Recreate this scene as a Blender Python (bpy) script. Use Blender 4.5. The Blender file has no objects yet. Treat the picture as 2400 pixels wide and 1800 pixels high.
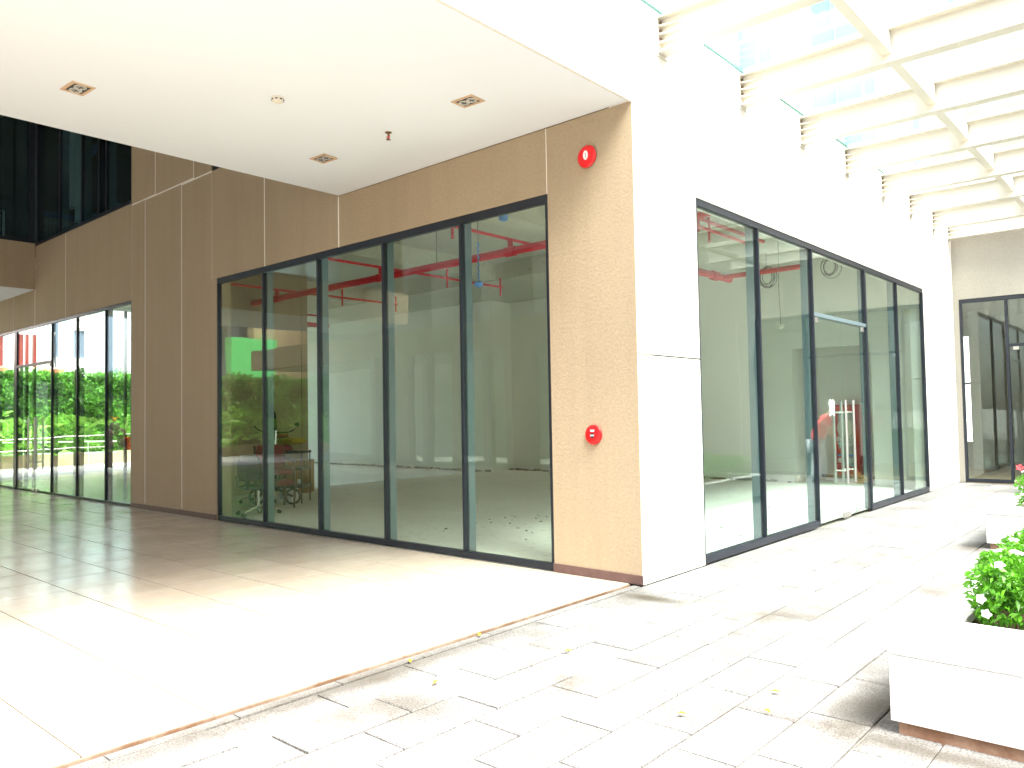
import bpy, bmesh, math, random
import numpy as np
from mathutils import Vector, Matrix

random.seed(7)
RNG = np.random.default_rng(7)
R_ = math.radians
sc = bpy.context.scene
COL = sc.collection

# ------------------------------------------------------------------ camera
CAM = Vector((3.8176, -6.0552, 1.55))
RT = Vector((0.74937804, 0.6619131, -0.01742423))
UP = Vector((0.03879891, -0.01762566, 0.99909158))
FW = Vector((-0.66100469, 0.74937333, 0.03888979))
cam = bpy.data.cameras.new('camera')
cam.sensor_width = 36.0
cam.lens = 36.0 * 1832.1 / 2400.0
cam.clip_start = 0.05
cam.clip_end = 2000
co = bpy.data.objects.new('camera', cam)
COL.objects.link(co)
m4 = Matrix((( RT.x, UP.x, -FW.x, CAM.x), (RT.y, UP.y, -FW.y, CAM.y), (RT.z, UP.z, -FW.z, CAM.z), (0, 0, 0, 1)))
co.matrix_world = m4
sc.camera = co

# ------------------------------------------------------------------ light
SUN_EL, SUN_AZ = R_(58), R_(-14)       # azimuth measured from +X towards +Y
SKY_STRENGTH, SUN_STRENGTH, EXPOSURE = 0.075, 1.5, 3.72
w = bpy.data.worlds.new('World')
sc.world = w
w.use_nodes = True
nt = w.node_tree
nt.nodes.clear()
sky = nt.nodes.new('ShaderNodeTexSky')
sky.sky_type = 'NISHITA'
sky.sun_disc = False
sky.sun_elevation = SUN_EL
sky.sun_rotation = R_(90) - SUN_AZ
sky.air_density = 1.0
sky.dust_density = 3.0
hs = nt.nodes.new('ShaderNodeHueSaturation')
hs.inputs['Saturation'].default_value = 0.35
bg = nt.nodes.new('ShaderNodeBackground')
bg.inputs['Strength'].default_value = SKY_STRENGTH
wo = nt.nodes.new('ShaderNodeOutputWorld')
nt.links.new(sky.outputs[0], hs.inputs['Color'])
nt.links.new(hs.outputs[0], bg.inputs['Color'])
nt.links.new(bg.outputs[0], wo.inputs['Surface'])
sl = bpy.data.lights.new('sun', 'SUN')
sl.energy = SUN_STRENGTH
sl.angle = R_(32)
sl.color = (1.0, 0.955, 0.88)
so = bpy.data.objects.new('sun', sl)
COL.objects.link(so)
sd = Vector((math.cos(SUN_EL) * math.cos(SUN_AZ), math.cos(SUN_EL) * math.sin(SUN_AZ), math.sin(SUN_EL)))
so.rotation_euler = sd.to_track_quat('Z', 'Y').to_euler()
so.location = (20, -20, 30)
sc.view_settings.view_transform = 'Standard'
sc.view_settings.look = 'None'
sc.view_settings.gamma = 1.0
sc.view_settings.use_curve_mapping = False
sc.view_settings.exposure = EXPOSURE
sc.render.engine = 'CYCLES'
cy = sc.cycles
cy.use_denoising = True
cy.max_bounces = 16
cy.diffuse_bounces = 10
cy.glossy_bounces = 6
cy.transparent_max_bounces = 24
cy.sample_clamp_indirect = 6.0
cy.caustics_reflective = False
cy.caustics_refractive = False

# ------------------------------------------------------------------ materials
class NT:
    def __init__(s, name):
        s.m = bpy.data.materials.new(name)
        s.m.use_nodes = True
        s.t = s.m.node_tree
        s.t.nodes.clear()
        s.out = s.n('OutputMaterial')
    def n(s, typ, **kw):
        x = s.t.nodes.new('ShaderNode' + typ)
        for k, v in kw.items():
            if k in x.inputs.keys():
                x.inputs[k].default_value = v
            else:
                setattr(x, k, v)
        return x
    def l(s, a, b):
        s.t.links.new(a, b)
    def pos(s):
        return s.n('NewGeometry').outputs['Position']
    def noise(s, vec, scale, detail=4.0, rough=0.55):
        x = s.n('TexNoise')
        x.inputs['Scale'].default_value = scale
        x.inputs['Detail'].default_value = detail
        x.inputs['Roughness'].default_value = rough
        if vec is not None:
            s.l(vec, x.inputs['Vector'])
        return x.outputs['Fac']
    def ramp(s, fac, stops):
        x = s.n('ValToRGB')
        e = x.color_ramp.elements
        while len(e) < len(stops):
            e.new(0.5)
        for el, (p, c) in zip(e, stops):
            el.position = p
            el.color = (c, c, c, 1) if isinstance(c, (int, float)) else (*c, 1)
        s.l(fac, x.inputs['Fac'])
        return x.outputs['Color']
    def mix(s, fac, a, b, mode='MIX'):
        x = s.n('Mix')
        x.data_type = 'RGBA'
        x.blend_type = mode
        for k, v in ((0, fac), (6, a), (7, b)):
            inp = x.inputs[k]
            if isinstance(v, bpy.types.NodeSocket):
                s.l(v, inp)
            elif isinstance(v, (int, float)):
                inp.default_value = v if k == 0 else (v, v, v, 1)
            else:
                inp.default_value = (*v, 1)
        return x.outputs[2]
    def math(s, op, a, b=None):
        x = s.n('Math')
        x.operation = op
        for inp, v in ((x.inputs[0], a), (x.inputs[1], b)):
            if v is None:
                continue
            if isinstance(v, bpy.types.NodeSocket):
                s.l(v, inp)
            else:
                inp.default_value = v
        return x.outputs[0]
    def bump(s, h, strength, dist=0.01):
        x = s.n('Bump')
        x.inputs['Strength'].default_value = strength
        x.inputs['Distance'].default_value = dist
        s.l(h, x.inputs['Height'])
        return x.outputs['Normal']
    def scaled(s, vec, v):
        x = s.n('VectorMath')
        x.operation = 'MULTIPLY'
        s.l(vec, x.inputs[0])
        x.inputs[1].default_value = v
        return x.outputs[0]
    def bsdf(s, col, rough=0.6, metal=0.0, normal=None, spec=0.5):
        b = s.n('BsdfPrincipled')
        for inp, v in (('Base Color', col), ('Roughness', rough)):
            if isinstance(v, bpy.types.NodeSocket):
                s.l(v, b.inputs[inp])
            else:
                b.inputs[inp].default_value = (*v, 1) if inp == 'Base Color' else v
        b.inputs['Metallic'].default_value = metal
        b.inputs['Specular IOR Level'].default_value = spec
        if normal is not None:
            s.l(normal, b.inputs['Normal'])
        s.l(b.outputs[0], s.out.inputs['Surface'])
        return b

def simple(name, col, rough=0.6, metal=0.0, var=0.12, scale=3.0, bscale=0, bstr=0.1, spec=0.5):
    t = NT(name)
    p = t.pos()
    f = t.noise(p, scale, 5)
    c = t.mix(f, [x * (1 - var) for x in col], [min(1, x * (1 + var)) for x in col])
    nrm = t.bump(t.noise(p, bscale, 3), bstr, 0.004) if bscale else None
    t.bsdf(c, rough, metal, nrm, spec)
    return t.m

def plaster(name, col, dirt=0.25):
    t = NT(name)
    p = t.pos()
    big = t.noise(p, 0.7, 6, 0.6)
    streak = t.noise(t.scaled(p, (5.0, 5.0, 0.35)), 1.0, 5, 0.6)
    fine = t.noise(p, 34, 5, 0.75)
    c = t.mix(big, [x * 0.88 for x in col], [x * 1.08 for x in col])
    c = t.mix(t.ramp(streak, [(0.45, 0.0), (0.8, dirt)]), c, [x * 0.62 for x in col])
    c = t.mix(t.ramp(fine, [(0.36, 0.5), (0.58, 0.0)]), c, [x * 0.72 for x in col])
    t.bsdf(c, 0.85, 0, t.bump(fine, 0.5, 0.008), 0.3)
    return t.m

def patchy(name, a, b):
    t = NT(name)
    f = t.noise(t.pos(), 2.3, 6, 0.7)
    t.bsdf(t.mix(t.ramp(f, [(0.42, 0.0), (0.6, 1.0)]), a, b), 0.85)
    return t.m

def glass(name, tint, f0=0.05, wob=0.12):
    t = NT(name)
    geo = t.n('NewGeometry')
    p = geo.outputs['Position']
    h = t.noise(t.scaled(p, (0.9, 0.9, 1.3)), 1.0, 1.0, 0.3)
    nrm = t.bump(h, wob, 0.02)
    d = t.n('VectorMath')
    d.operation = 'DOT_PRODUCT'
    t.l(geo.outputs['Normal'], d.inputs[0])
    t.l(geo.outputs['Incoming'], d.inputs[1])
    c = t.math('ABSOLUTE', d.outputs['Value'])
    k = t.math('POWER', t.math('SUBTRACT', 1.0, c), 5.0)
    F = t.math('ADD', t.math('MULTIPLY', k, 1.0 - f0), f0)
    tr = t.n('BsdfTransparent')
    dirt = t.noise(p, 2.2, 5, 0.65)
    tc = t.mix(dirt, [x * 0.985 for x in tint], tint)
    t.l(tc, tr.inputs['Color'])
    gl = t.n('BsdfGlossy')
    gl.inputs['Roughness'].default_value = 0.004
    gl.inputs['Color'].default_value = (0.92, 0.97, 0.96, 1)
    t.l(nrm, gl.inputs['Normal'])
    mx = t.n('MixShader')
    t.l(F, mx.inputs[0])
    t.l(tr.outputs[0], mx.inputs[1])
    t.l(gl.outputs[0], mx.inputs[2])
    t.l(mx.outputs[0], t.out.inputs['Surface'])
    return t.m

def leafmat(name, c1, c2, trans=0.35):
    t = NT(name)
    g = t.n('NewGeometry')
    r = g.outputs['Random Per Island']
    c = t.mix(r, c1, c2)
    b = t.n('BsdfPrincipled')
    t.l(c, b.inputs['Base Color'])
    b.inputs['Roughness'].default_value = 0.42
    tl = t.n('BsdfTranslucent')
    t.l(t.mix(0.5, c, [x * 1.5 for x in c2]), tl.inputs['Color'])
    mx = t.n('MixShader')
    mx.inputs[0].default_value = trans
    t.l(b.outputs[0], mx.inputs[1])
    t.l(tl.outputs[0], mx.inputs[2])
    t.l(mx.outputs[0], t.out.inputs['Surface'])
    return t.m

def tilemat():
    t = NT('beige_tile')
    oi = t.n('ObjectInfo')
    rnd = oi.outputs['Random']
    p = t.pos()
    off = t.n('VectorMath')
    off.operation = 'ADD'
    cmb = t.n('CombineXYZ')
    t.l(t.math('MULTIPLY', rnd, 37.0), cmb.inputs[2])
    t.l(p, off.inputs[0])
    t.l(cmb.outputs[0], off.inputs[1])
    q = off.outputs[0]
    s1 = t.noise(t.scaled(q, (1.2, 16, 1)), 1.3, 5, 0.6)
    s2 = t.noise(t.scaled(q, (16, 1.2, 1)), 1.3, 5, 0.6)
    sel = t.math('GREATER_THAN', rnd, 0.5)
    st = t.mix(sel, s1, s2)
    base = t.mix(rnd, (0.43, 0.365, 0.29), (0.49, 0.42, 0.335))
    c = t.mix(t.ramp(st, [(0.3, 0.0), (0.75, 0.5)]), base, (0.58, 0.50, 0.41))
    cl = t.noise(q, 3.0, 5, 0.6)
    c = t.mix(t.ramp(cl, [(0.35, 0.25), (0.65, 0.0)]), c, (0.33, 0.265, 0.205))
    rg = t.ramp(t.noise(p, 1.6, 4), [(0.3, 0.15), (0.7, 0.27)])
    t.bsdf(c, rg, 0, t.bump(st, 0.10, 0.003), 0.65)
    return t.m

def pavermat():
    t = NT('granite_paver')
    oi = t.n('ObjectInfo')
    rnd = oi.outputs['Random']
    p = t.pos()
    sp = t.noise(p, 95, 3, 0.75)
    sp2 = t.noise(p, 240, 2, 0.7)
    base = t.mix(t.ramp(rnd, [(0.0, 0.0), (1.0, 1.0)]), (0.175, 0.173, 0.168), (0.24, 0.237, 0.23))
    c = t.mix(t.ramp(sp, [(0.40, 0.9), (0.54, 0.0)]), base, (0.06, 0.058, 0.055))
    c = t.mix(t.ramp(sp2, [(0.55, 0.0), (0.75, 0.5)]), c, (0.42, 0.415, 0.40))
    gr = t.noise(p, 1.1, 6, 0.65)
    c = t.mix(t.ramp(gr, [(0.52, 0.0), (0.70, 0.75)]), c, (0.085, 0.072, 0.058))
    wob = t.noise(p, 4.0, 5, 0.7)
    for (sx, sy, rx, ry, k_) in ((0.28, -0.33, .34, .13, .8), (2.47, -1.75, .2, .7, .55), (1.85, 3.9, .2, .5, .6), (0.02, -3.2, .16, 2.2, .55), (0.55, -3.2, .3, .22, .5), (2.9, -2.12, .9, .12, .6)):
        dv_ = t.n('VectorMath'); dv_.operation = 'SUBTRACT'
        t.l(p, dv_.inputs[0]); dv_.inputs[1].default_value = (sx, sy, 0)
        sv = t.scaled(dv_.outputs[0], (1 / rx, 1 / ry, 0))
        ln = t.n('VectorMath'); ln.operation = 'LENGTH'
        t.l(sv, ln.inputs[0])
        dd = t.math('ADD', ln.outputs['Value'], t.math('MULTIPLY', wob, 1.1))
        c = t.mix(t.ramp(t.math('MULTIPLY', dd, 0.5), [(0.42, min(1.0, k_ * 1.15)), (0.80, 0.0)]), c, (0.045, 0.036, 0.024))
    dk = t.math('GREATER_THAN', rnd, 0.955)
    c = t.mix(t.math('MULTIPLY', dk, 0.45), c, (0.2, 0.2, 0.19))
    t.bsdf(c, 0.8, 0, t.bump(sp, 0.5, 0.004), 0.25)
    return t.m

def soilconcrete(name, base, dark):
    t = NT(name)
    p = t.pos()
    a = t.noise(p, 0.8, 6, 0.6)
    b = t.noise(p, 9, 6, 0.7)
    v = t.n('TexVoronoi')
    v.inputs['Scale'].default_value = 3.2
    t.l(p, v.inputs['Vector'])
    c = t.mix(a, [x * 0.82 for x in base], [x * 1.1 for x in base])
    c = t.mix(t.ramp(b, [(0.3, 0.7), (0.45, 0.0)]), c, dark)
    c = t.mix(t.ramp(v.outputs['Distance'], [(0.03, 0.8), (0.07, 0.0)]), c, [x * 0.6 for x in dark])
    t.bsdf(c, 0.85, 0, t.bump(b, 0.4, 0.01), 0.3)
    return t.m

M = dict(
    beige=plaster('beige_render', (0.41, 0.32, 0.215)),
    creamwall=plaster('cream_render', (0.80, 0.775, 0.71), 0.08),
    greige=plaster('grey_beige_render', (0.36, 0.335, 0.29), 0.12),
    cream=simple('cream_sealant', (0.78, 0.74, 0.66), 0.6, var=0.1),
    soffit=simple('white_ceiling_paint', (0.80, 0.85, 0.92), 0.8, var=0.03, scale=0.6, bscale=40, bstr=0.05),
    white=simple('white_wall_paint', (0.89, 0.875, 0.84), 0.75, var=0.06, scale=1.2, bscale=50, bstr=0.1),
    planter=plaster('white_planter_render', (0.66, 0.65, 0.625), 0.2),
    frame=simple('black_aluminium', (0.018, 0.022, 0.032), 0.35, 0.3, var=0.2),
    fin=simple('blue_grey_aluminium', (0.15, 0.20, 0.22), 0.4, 0.2, var=0.1),
    glass=glass('green_tinted_glass', (0.935, 0.985, 0.945)),
    clear=glass('clear_glass', (0.915, 0.985, 0.962)),
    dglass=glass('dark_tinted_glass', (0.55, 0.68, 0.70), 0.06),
    rglass=glass('roof_glass', (0.955, 0.99, 0.985), 0.04),
    gedge=simple('green_glass_edge', (0.025, 0.11, 0.075), 0.2),
    tile=tilemat(), paver=pavermat(),
    grout=simple('dark_grout', (0.035, 0.03, 0.025), 0.9, var=0.3, scale=9),
    joint=simple('sandy_paver_joint', (0.155, 0.14, 0.12), 0.95, var=0.4, scale=9),
    rust=patchy('rust_brown_edge', (0.105, 0.055, 0.028), (0.19, 0.14, 0.10)),
    skirt=simple('brown_tile_skirting', (0.115, 0.062, 0.055), 0.45, var=0.35, scale=14, bscale=30, bstr=0.2),
    screed=soilconcrete('bare_screed', (0.74, 0.71, 0.65), (0.40, 0.36, 0.30)),
    wtile=simple('pale_polished_tile', (0.74, 0.77, 0.83), 0.12, var=0.04, scale=2),
    slate=simple('slate_grey_cladding', (0.17, 0.175, 0.18), 0.7, var=.2, scale=.6),
    plinth=patchy('stained_brown_foot', (0.20, 0.10, 0.055), (0.34, 0.22, 0.15)),
    rubble=simple('mortar_crumbs', (0.22, 0.20, 0.17), 0.9, var=.3, scale=9),
    concrete=soilconcrete('raw_concrete', (0.64, 0.61, 0.52), (0.42, 0.38, 0.30)),
    ground=simple('pale_ground', (0.48, 0.46, 0.43), 0.9, var=0.15, scale=0.5),
    red=simple('red_paint', (0.70, 0.006, 0.010), 0.35, var=0.08),
    redpipe=simple('red_pipe_paint', (0.62, 0.006, 0.01), 0.45, var=0.15),
    steel=simple('brushed_steel', (0.62, 0.60, 0.57), 0.3, 0.9, var=0.05),
    chrome=simple('chrome', (0.75, 0.75, 0.76), 0.12, 1.0, var=0.03),
    ivory=simple('ivory_steel_paint', (0.64, 0.60, 0.525), 0.5, var=0.06, scale=1.5),
    black=simple('black_plastic', (0.02, 0.02, 0.022), 0.5, var=0.2),
    blackfab=simple('black_fabric', (0.028, 0.028, 0.03), 0.9, var=0.2, scale=30),
    redfab=simple('dark_red_cushion', (0.23, 0.03, 0.035), 0.8, var=0.15, scale=20),
    yellowfab=simple('mustard_fabric', (0.42, 0.25, 0.04), 0.85, var=0.25, scale=16),
    brownwood=simple('dark_brown_wood', (0.10, 0.05, 0.03), 0.5, var=0.3, scale=12),
    card=simple('brown_cardboard', (0.36, 0.19, 0.085), 0.85, var=0.1, scale=6),
    tape=simple('packing_tape', (0.42, 0.26, 0.13), 0.4, var=0.1),
    paper=simple('white_paper', (0.78, 0.78, 0.77), 0.8, var=0.05),
    blue=simple('blue_plastic_wrap', (0.10, 0.28, 0.72), 0.35, var=0.25, scale=40),
    grey=simple('grey_plastic', (0.45, 0.45, 0.44), 0.5, var=0.1),
    wire=simple('grey_cable', (0.16, 0.15, 0.14), 0.6),
    ivoryp=simple('ivory_plastic', (0.72, 0.68, 0.58), 0.5, var=0.08),
    trim=simple('champagne_lamp_trim', (0.62, 0.43, 0.28), 0.45, var=0.15, scale=12),
    bronze=simple('bronze_metal', (0.25, 0.16, 0.08), 0.35, 0.8),
    soil=simple('brown_soil', (0.10, 0.06, 0.035), 0.95, var=0.5, scale=22, bscale=30, bstr=0.6),
    leaf=leafmat('glossy_green_leaf', (0.035, 0.14, 0.008), (0.11, 0.34, 0.018)),
    hleaf=leafmat('hedge_leaf', (0.04, 0.14, 0.015), (0.14, 0.34, 0.045)),
    gleaf=leafmat('ginger_leaf', (0.16, 0.38, 0.04), (0.32, 0.58, 0.10)),
    twig=simple('brown_twig', (0.12, 0.07, 0.04), 0.9),
    petal=simple('white_petal', (0.82, 0.82, 0.80), 0.6, var=0.03),
    redpetal=simple('red_petal', (0.65, 0.02, 0.03), 0.6),
    orange=simple('orange_petal', (0.75, 0.22, 0.02), 0.6),
    yleaf=simple('yellow_fallen_leaf', (0.50, 0.27, 0.008), 0.6, var=0.15, scale=30),
    greenwall=simple('bright_green_paint', (0.12, 0.62, 0.17), 0.7, var=0.12, scale=1.5),
    ochre=plaster('ochre_render', (0.50, 0.36, 0.22), 0.5),
    brick=simple('maroon_shutter', (0.28, 0.05, 0.04), 0.7, var=0.2),
    rooft=simple('orange_roof_tile', (0.55, 0.22, 0.10), 0.8, var=0.2, scale=8),
    skin=simple('skin', (0.45, 0.25, 0.16), 0.55, var=0.08),
    shirt=simple('red_shirt_cloth', (0.62, 0.02, 0.035), 0.85, var=0.12, scale=12),
    trousers=simple('grey_trousers_cloth', (0.36, 0.38, 0.40), 0.9, var=0.15, scale=12),
    cap=simple('grey_cap_cloth', (0.18, 0.19, 0.19), 0.9),
    teal=simple('teal_plastic', (0.03, 0.42, 0.36), 0.4),
    straw=simple('straw', (0.40, 0.28, 0.10), 0.9, var=0.3, scale=40),
    towerblue=simple('tower_blue_glass', (0.16, 0.32, 0.36), 0.3, var=.25, scale=.4),
    towerwall=simple('white_tower_panel', (0.80, 0.80, 0.79), 0.6, var=0.03),
    bluewall=simple('pale_blue_wall_paint', (0.24, 0.32, 0.42), 0.7, var=0.08),
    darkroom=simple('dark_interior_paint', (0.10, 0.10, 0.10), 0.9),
    sign=simple('white_sticker', (0.85, 0.85, 0.85), 0.5, var=0.02),
    stain=simple('reflector_glass', (0.72, 0.70, 0.66), 0.25, 0.3),
)

# ------------------------------------------------------------------ mesh builder
class MB:
    def __init__(s):
        s.v, s.f = [], []
    def add(s, vs, fs):
        o = len(s.v)
        s.v += [tuple(x) for x in vs]
        s.f += [tuple(i + o for i in f) for f in fs]
        return s
    def box(s, x0, x1, y0, y1, z0, z1):
        return s.add([(x, y, z) for z in (z0, z1) for y in (y0, y1) for x in (x0, x1)],
                     [(0, 2, 3, 1), (4, 5, 7, 6), (0, 1, 5, 4), (2, 6, 7, 3), (0, 4, 6, 2), (1, 3, 7, 5)])
    def obox(s, c, ax, ay, az):
        c, ax, ay, az = map(Vector, (c, ax, ay, az))
        vs = [c + ax * i + ay * j + az * k for k in (-1, 1) for j in (-1, 1) for i in (-1, 1)]
        return s.add(vs, [(0, 2, 3, 1), (4, 5, 7, 6), (0, 1, 5, 4), (2, 6, 7, 3), (0, 4, 6, 2), (1, 3, 7, 5)])
    def tube(s, pts, r, n=8, cap=True):
        pts = [Vector(p) for p in pts]
        rs = r if isinstance(r, (list, tuple)) else [r] * len(pts)
        prev, rings = None, []
        for i, p in enumerate(pts):
            d = (pts[min(i + 1, len(pts) - 1)] - pts[max(i - 1, 0)]).normalized()
            if prev is None:
                a = Vector((0, 0, 1)) if abs(d.z) < 0.9 else Vector((1, 0, 0))
                u = d.cross(a).normalized()
            else:
                u = (prev - d * prev.dot(d)).normalized()
            prev = u
            w_ = d.cross(u)
            rings.append([p + (u * math.cos(t) + w_ * math.sin(t)) * rs[i] for t in [2 * math.pi * k / n for k in range(n)]])
        vs = [q for rg in rings for q in rg]
        fs = []
        for i in range(len(pts) - 1):
            for k in range(n):
                a, b = i * n + k, i * n + (k + 1) % n
                fs.append((a, b, b + n, a + n))
        if cap:
            fs.append(tuple(range(n))[::-1])
            fs.append(tuple((len(pts) - 1) * n + k for k in range(n)))
        return s.add(vs, fs)
    def lathe(s, c, axis, prof, n=20):
        """prof: list of (distance along axis, radius)"""
        c, ax = Vector(c), Vector(axis).normalized()
        a = Vector((0, 0, 1)) if abs(ax.z) < 0.9 else Vector((1, 0, 0))
        u = ax.cross(a).normalized()
        w_ = ax.cross(u)
        vs, fs = [], []
        for h, r in prof:
            for k in range(n):
                t = 2 * math.pi * k / n
                vs.append(c + ax * h + (u * math.cos(t) + w_ * math.sin(t)) * max(r, 1e-4))
        for i in range(len(prof) - 1):
            for k in range(n):
                p, q = i * n + k, i * n + (k + 1) % n
                fs.append((p, q, q + n, p + n))
        fs.append(tuple(range(n))[::-1])
        fs.append(tuple((len(prof) - 1) * n + k for k in range(n)))
        return s.add(vs, fs)
    def prism(s, poly, d):
        """poly: list of 3D points, extruded by vector d"""
        n = len(poly)
        d = Vector(d)
        vs = [Vector(p) for p in poly] + [Vector(p) + d for p in poly]
        return s.add(vs, [tuple(range(n))[::-1], tuple(range(n, 2 * n))] + [(i, (i + 1) % n, (i + 1) % n + n, i + n) for i in range(n)])
    def build(s, name, mat, parent=None, smooth=False, bevel=0.0, seg=2, mats=None, loc=None):
        org = Vector((0, 0, 0))
        if parent is not None:
            q = parent
            while q is not None:
                org += q.location
                q = q.parent
        base = org.copy()
        if loc is None:
            if parent is None:
                a = np.array(s.v)
                loc = Vector(((a[:, 0].min() + a[:, 0].max()) / 2, (a[:, 1].min() + a[:, 1].max()) / 2, a[:, 2].min()))
            else:
                loc = base
        loc = Vector(loc)
        me = bpy.data.meshes.new(name)
        me.from_pydata([(x - loc.x, y - loc.y, z - loc.z) for x, y, z in s.v], [], s.f)
        bm = bmesh.new()
        bm.from_mesh(me)
        bmesh.ops.recalc_face_normals(bm, faces=bm.faces)
        if bevel:
            es = [e for e in bm.edges if len(e.link_faces) == 2 and e.calc_face_angle(0) > 0.6]
            bmesh.ops.bevel(bm, geom=es, offset=bevel, segments=seg, affect='EDGES', profile=0.6)
        if smooth:
            for f in bm.faces:
                f.smooth = True
            for e in bm.edges:
                if len(e.link_faces) == 2 and e.calc_face_angle(0) > 0.7:
                    e.smooth = False
        bm.to_mesh(me)
        bm.free()
        me.materials.append(mat)
        o = bpy.data.objects.new(name, me)
        COL.objects.link(o)
        o.location = loc - base if parent is not None else loc
        if parent is not None:
            o.parent = parent
        return o

def thing(name, label, cat, loc=(0, 0, 0), group=None):
    o = bpy.data.objects.new(name, None)
    o.empty_display_size = 0.2
    COL.objects.link(o)
    o.location = loc
    return tag(o, label, cat, group)

def tag(o, label=None, cat=None, group=None, kind=None):
    if label: o['label'] = label
    if cat: o['category'] = cat
    if group: o['group'] = group
    if kind: o['kind'] = kind
    return o

def kids(o):
    return [c for c in bpy.data.objects if c.parent == o]

def dup(o, loc=None, parent=None, rotz=None, label=None):
    c = o.copy()
    COL.objects.link(c)
    if parent is not None:
        c.parent = parent
    if loc is not None:
        c.location = loc
    if rotz is not None:
        c.rotation_euler.z = rotz
    if label: c['label'] = label
    for ch in list(o.children):
        dup(ch, parent=c)
    return c

def B(x0, x1, y0, y1, z0, z1):
    return MB().box(x0, x1, y0, y1, z0, z1)

def leaf_mesh(name, C, N, L, Wd, mat, parent=None, droop=0.25, up=0.25):
    """C centres (n,3), N rough outward directions (n,3), L lengths, Wd width ratio"""
    n = len(C)
    d = N + RNG.normal(0, 0.75, (n, 3))
    d[:, 2] += up
    d /= np.linalg.norm(d, axis=1)[:, None] + 1e-9
    r = RNG.normal(0, 1, (n, 3))
    s = np.cross(d, r)
    s /= np.linalg.norm(s, axis=1)[:, None] + 1e-9
    nn = np.cross(s, d)
    L = L[:, None]
    base = C - d * L * 0.5
    mid = C + nn * L * 0.07
    tip = C + d * L * 0.5 - np.array([0, 0, 1.0]) * L * droop
    a = mid + s * L * Wd
    b = mid - s * L * Wd
    V = np.stack([base, a, tip, b], 1).reshape(-1, 3)
    org = Vector((0, 0, 0))
    q = parent
    while q is not None:
        org += q.location
        q = q.parent
    V = V - np.array(org)
    me = bpy.data.meshes.new(name)
    i = np.arange(n) * 4
    F = np.concatenate([np.stack([i, i + 1, i + 2], 1), np.stack([i, i + 2, i + 3], 1)])
    me.from_pydata(V.tolist(), [], F.tolist())
    me.materials.append(mat)
    o = bpy.data.objects.new(name, me)
    COL.objects.link(o)
    if parent is not None:
        o.parent = parent
    return o

# ================================================================== SETTING
g = B(-400, 400, -400, 400, -0.6, -0.2).build('ground', M['ground'])
tag(g, kind='structure')
tag(B(-60, -20.62, -40, 30, -0.19, -0.03).build('driveway', M['ground']), kind='structure')

# ---- portico floor with tiles
PX, PY = 0.627, 0.65
base = tag(B(-20.6, -0.135, -12, -0.002, -0.18, -0.009).build('portico_floor', M['grout']), kind='structure')
tm = {}
def tile_mesh(wx, wy, n):
    k = (round(wx, 3), round(wy, 3), n)
    if k not in tm:
        mb = B(0.005, wx - 0.005, 0.005, wy - 0.005, -0.012, 0.0)
        me = bpy.data.meshes.new('floor_tile')
        me.from_pydata(mb.v, [], mb.f)
        me.materials.append(M['tile'])
        tm[k] = me
    return tm[k]
rest = MB()
xe = -0.14
xs = [xe] + [-0.323 - 0.627 * i for i in range(33)]
ys = [-0.005, -0.08] + [-0.08 - PY * i for i in range(1, 19)]
cnt = 0
for j in range(len(ys) - 1):
    for i in range(len(xs) - 1):
        x1, x0, y1, y0 = xs[i], xs[i + 1], ys[j], ys[j + 1]
        if x0 < -20.6:
            continue
        if x0 > -18.4 and y0 > -5.4 and cnt < 296:
            o = bpy.data.objects.new('floor_tile', tile_mesh(x1 - x0, y1 - y0, 0))
            COL.objects.link(o)
            o.parent = base
            o.location = Vector((x0, y0, random.uniform(-0.0006, 0.0006))) - base.location
            cnt += 1
        else:
            rest.box(x0 + .0015, x1 - .0015, y0 + .0015, y1 - .0015, -0.012, 0.0)
tag(rest.build('floor_tile_field', M['tile'], base), kind='stuff')
B(-0.136, -0.122, -12, -0.02, -0.10, -0.003).build('edge_strip', M['rust'], base, bevel=0.004)

# ---- courtyard paving
base = tag(B(-0.104, 9, -12, 12.19, -0.19, -0.030).build('courtyard_paving', M['joint']), kind='structure')
PW, PL = 0.32, 0.65
pmesh = []
for k in range(6):
    mb = MB()
    r2 = random.Random(k)
    a = 0.0035
    top = [(a + r2.uniform(0, .006), a + r2.uniform(0, .006)), (PW - a - r2.uniform(0, .006), a + r2.uniform(0, .006)),
           (PW - a - r2.uniform(0, .006), PL - a - r2.uniform(0, .006)), (a + r2.uniform(0, .006), PL - a - r2.uniform(0, .006))]
    ins = [(x + (0.008 if x < PW / 2 else -0.008), y + (0.008 if y < PL / 2 else -0.008)) for x, y in top]
    vs = [(x, y, -0.04) for x, y in top] + [(x, y, -0.006) for x, y in top] + [(x, y, 0) for x, y in ins]
    fs = [(0, 1, 5, 4), (1, 2, 6, 5), (2, 3, 7, 6), (3, 0, 4, 7), (4, 5, 9, 8), (5, 6, 10, 9), (6, 7, 11, 10), (7, 4, 8, 11), (8, 9, 10, 11)]
    me = bpy.data.meshes.new('paver')
    me.from_pydata(vs, [], fs)
    me.materials.append(M['paver'])
    pmesh.append(me)
rest = MB()
cnt = 0
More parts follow.
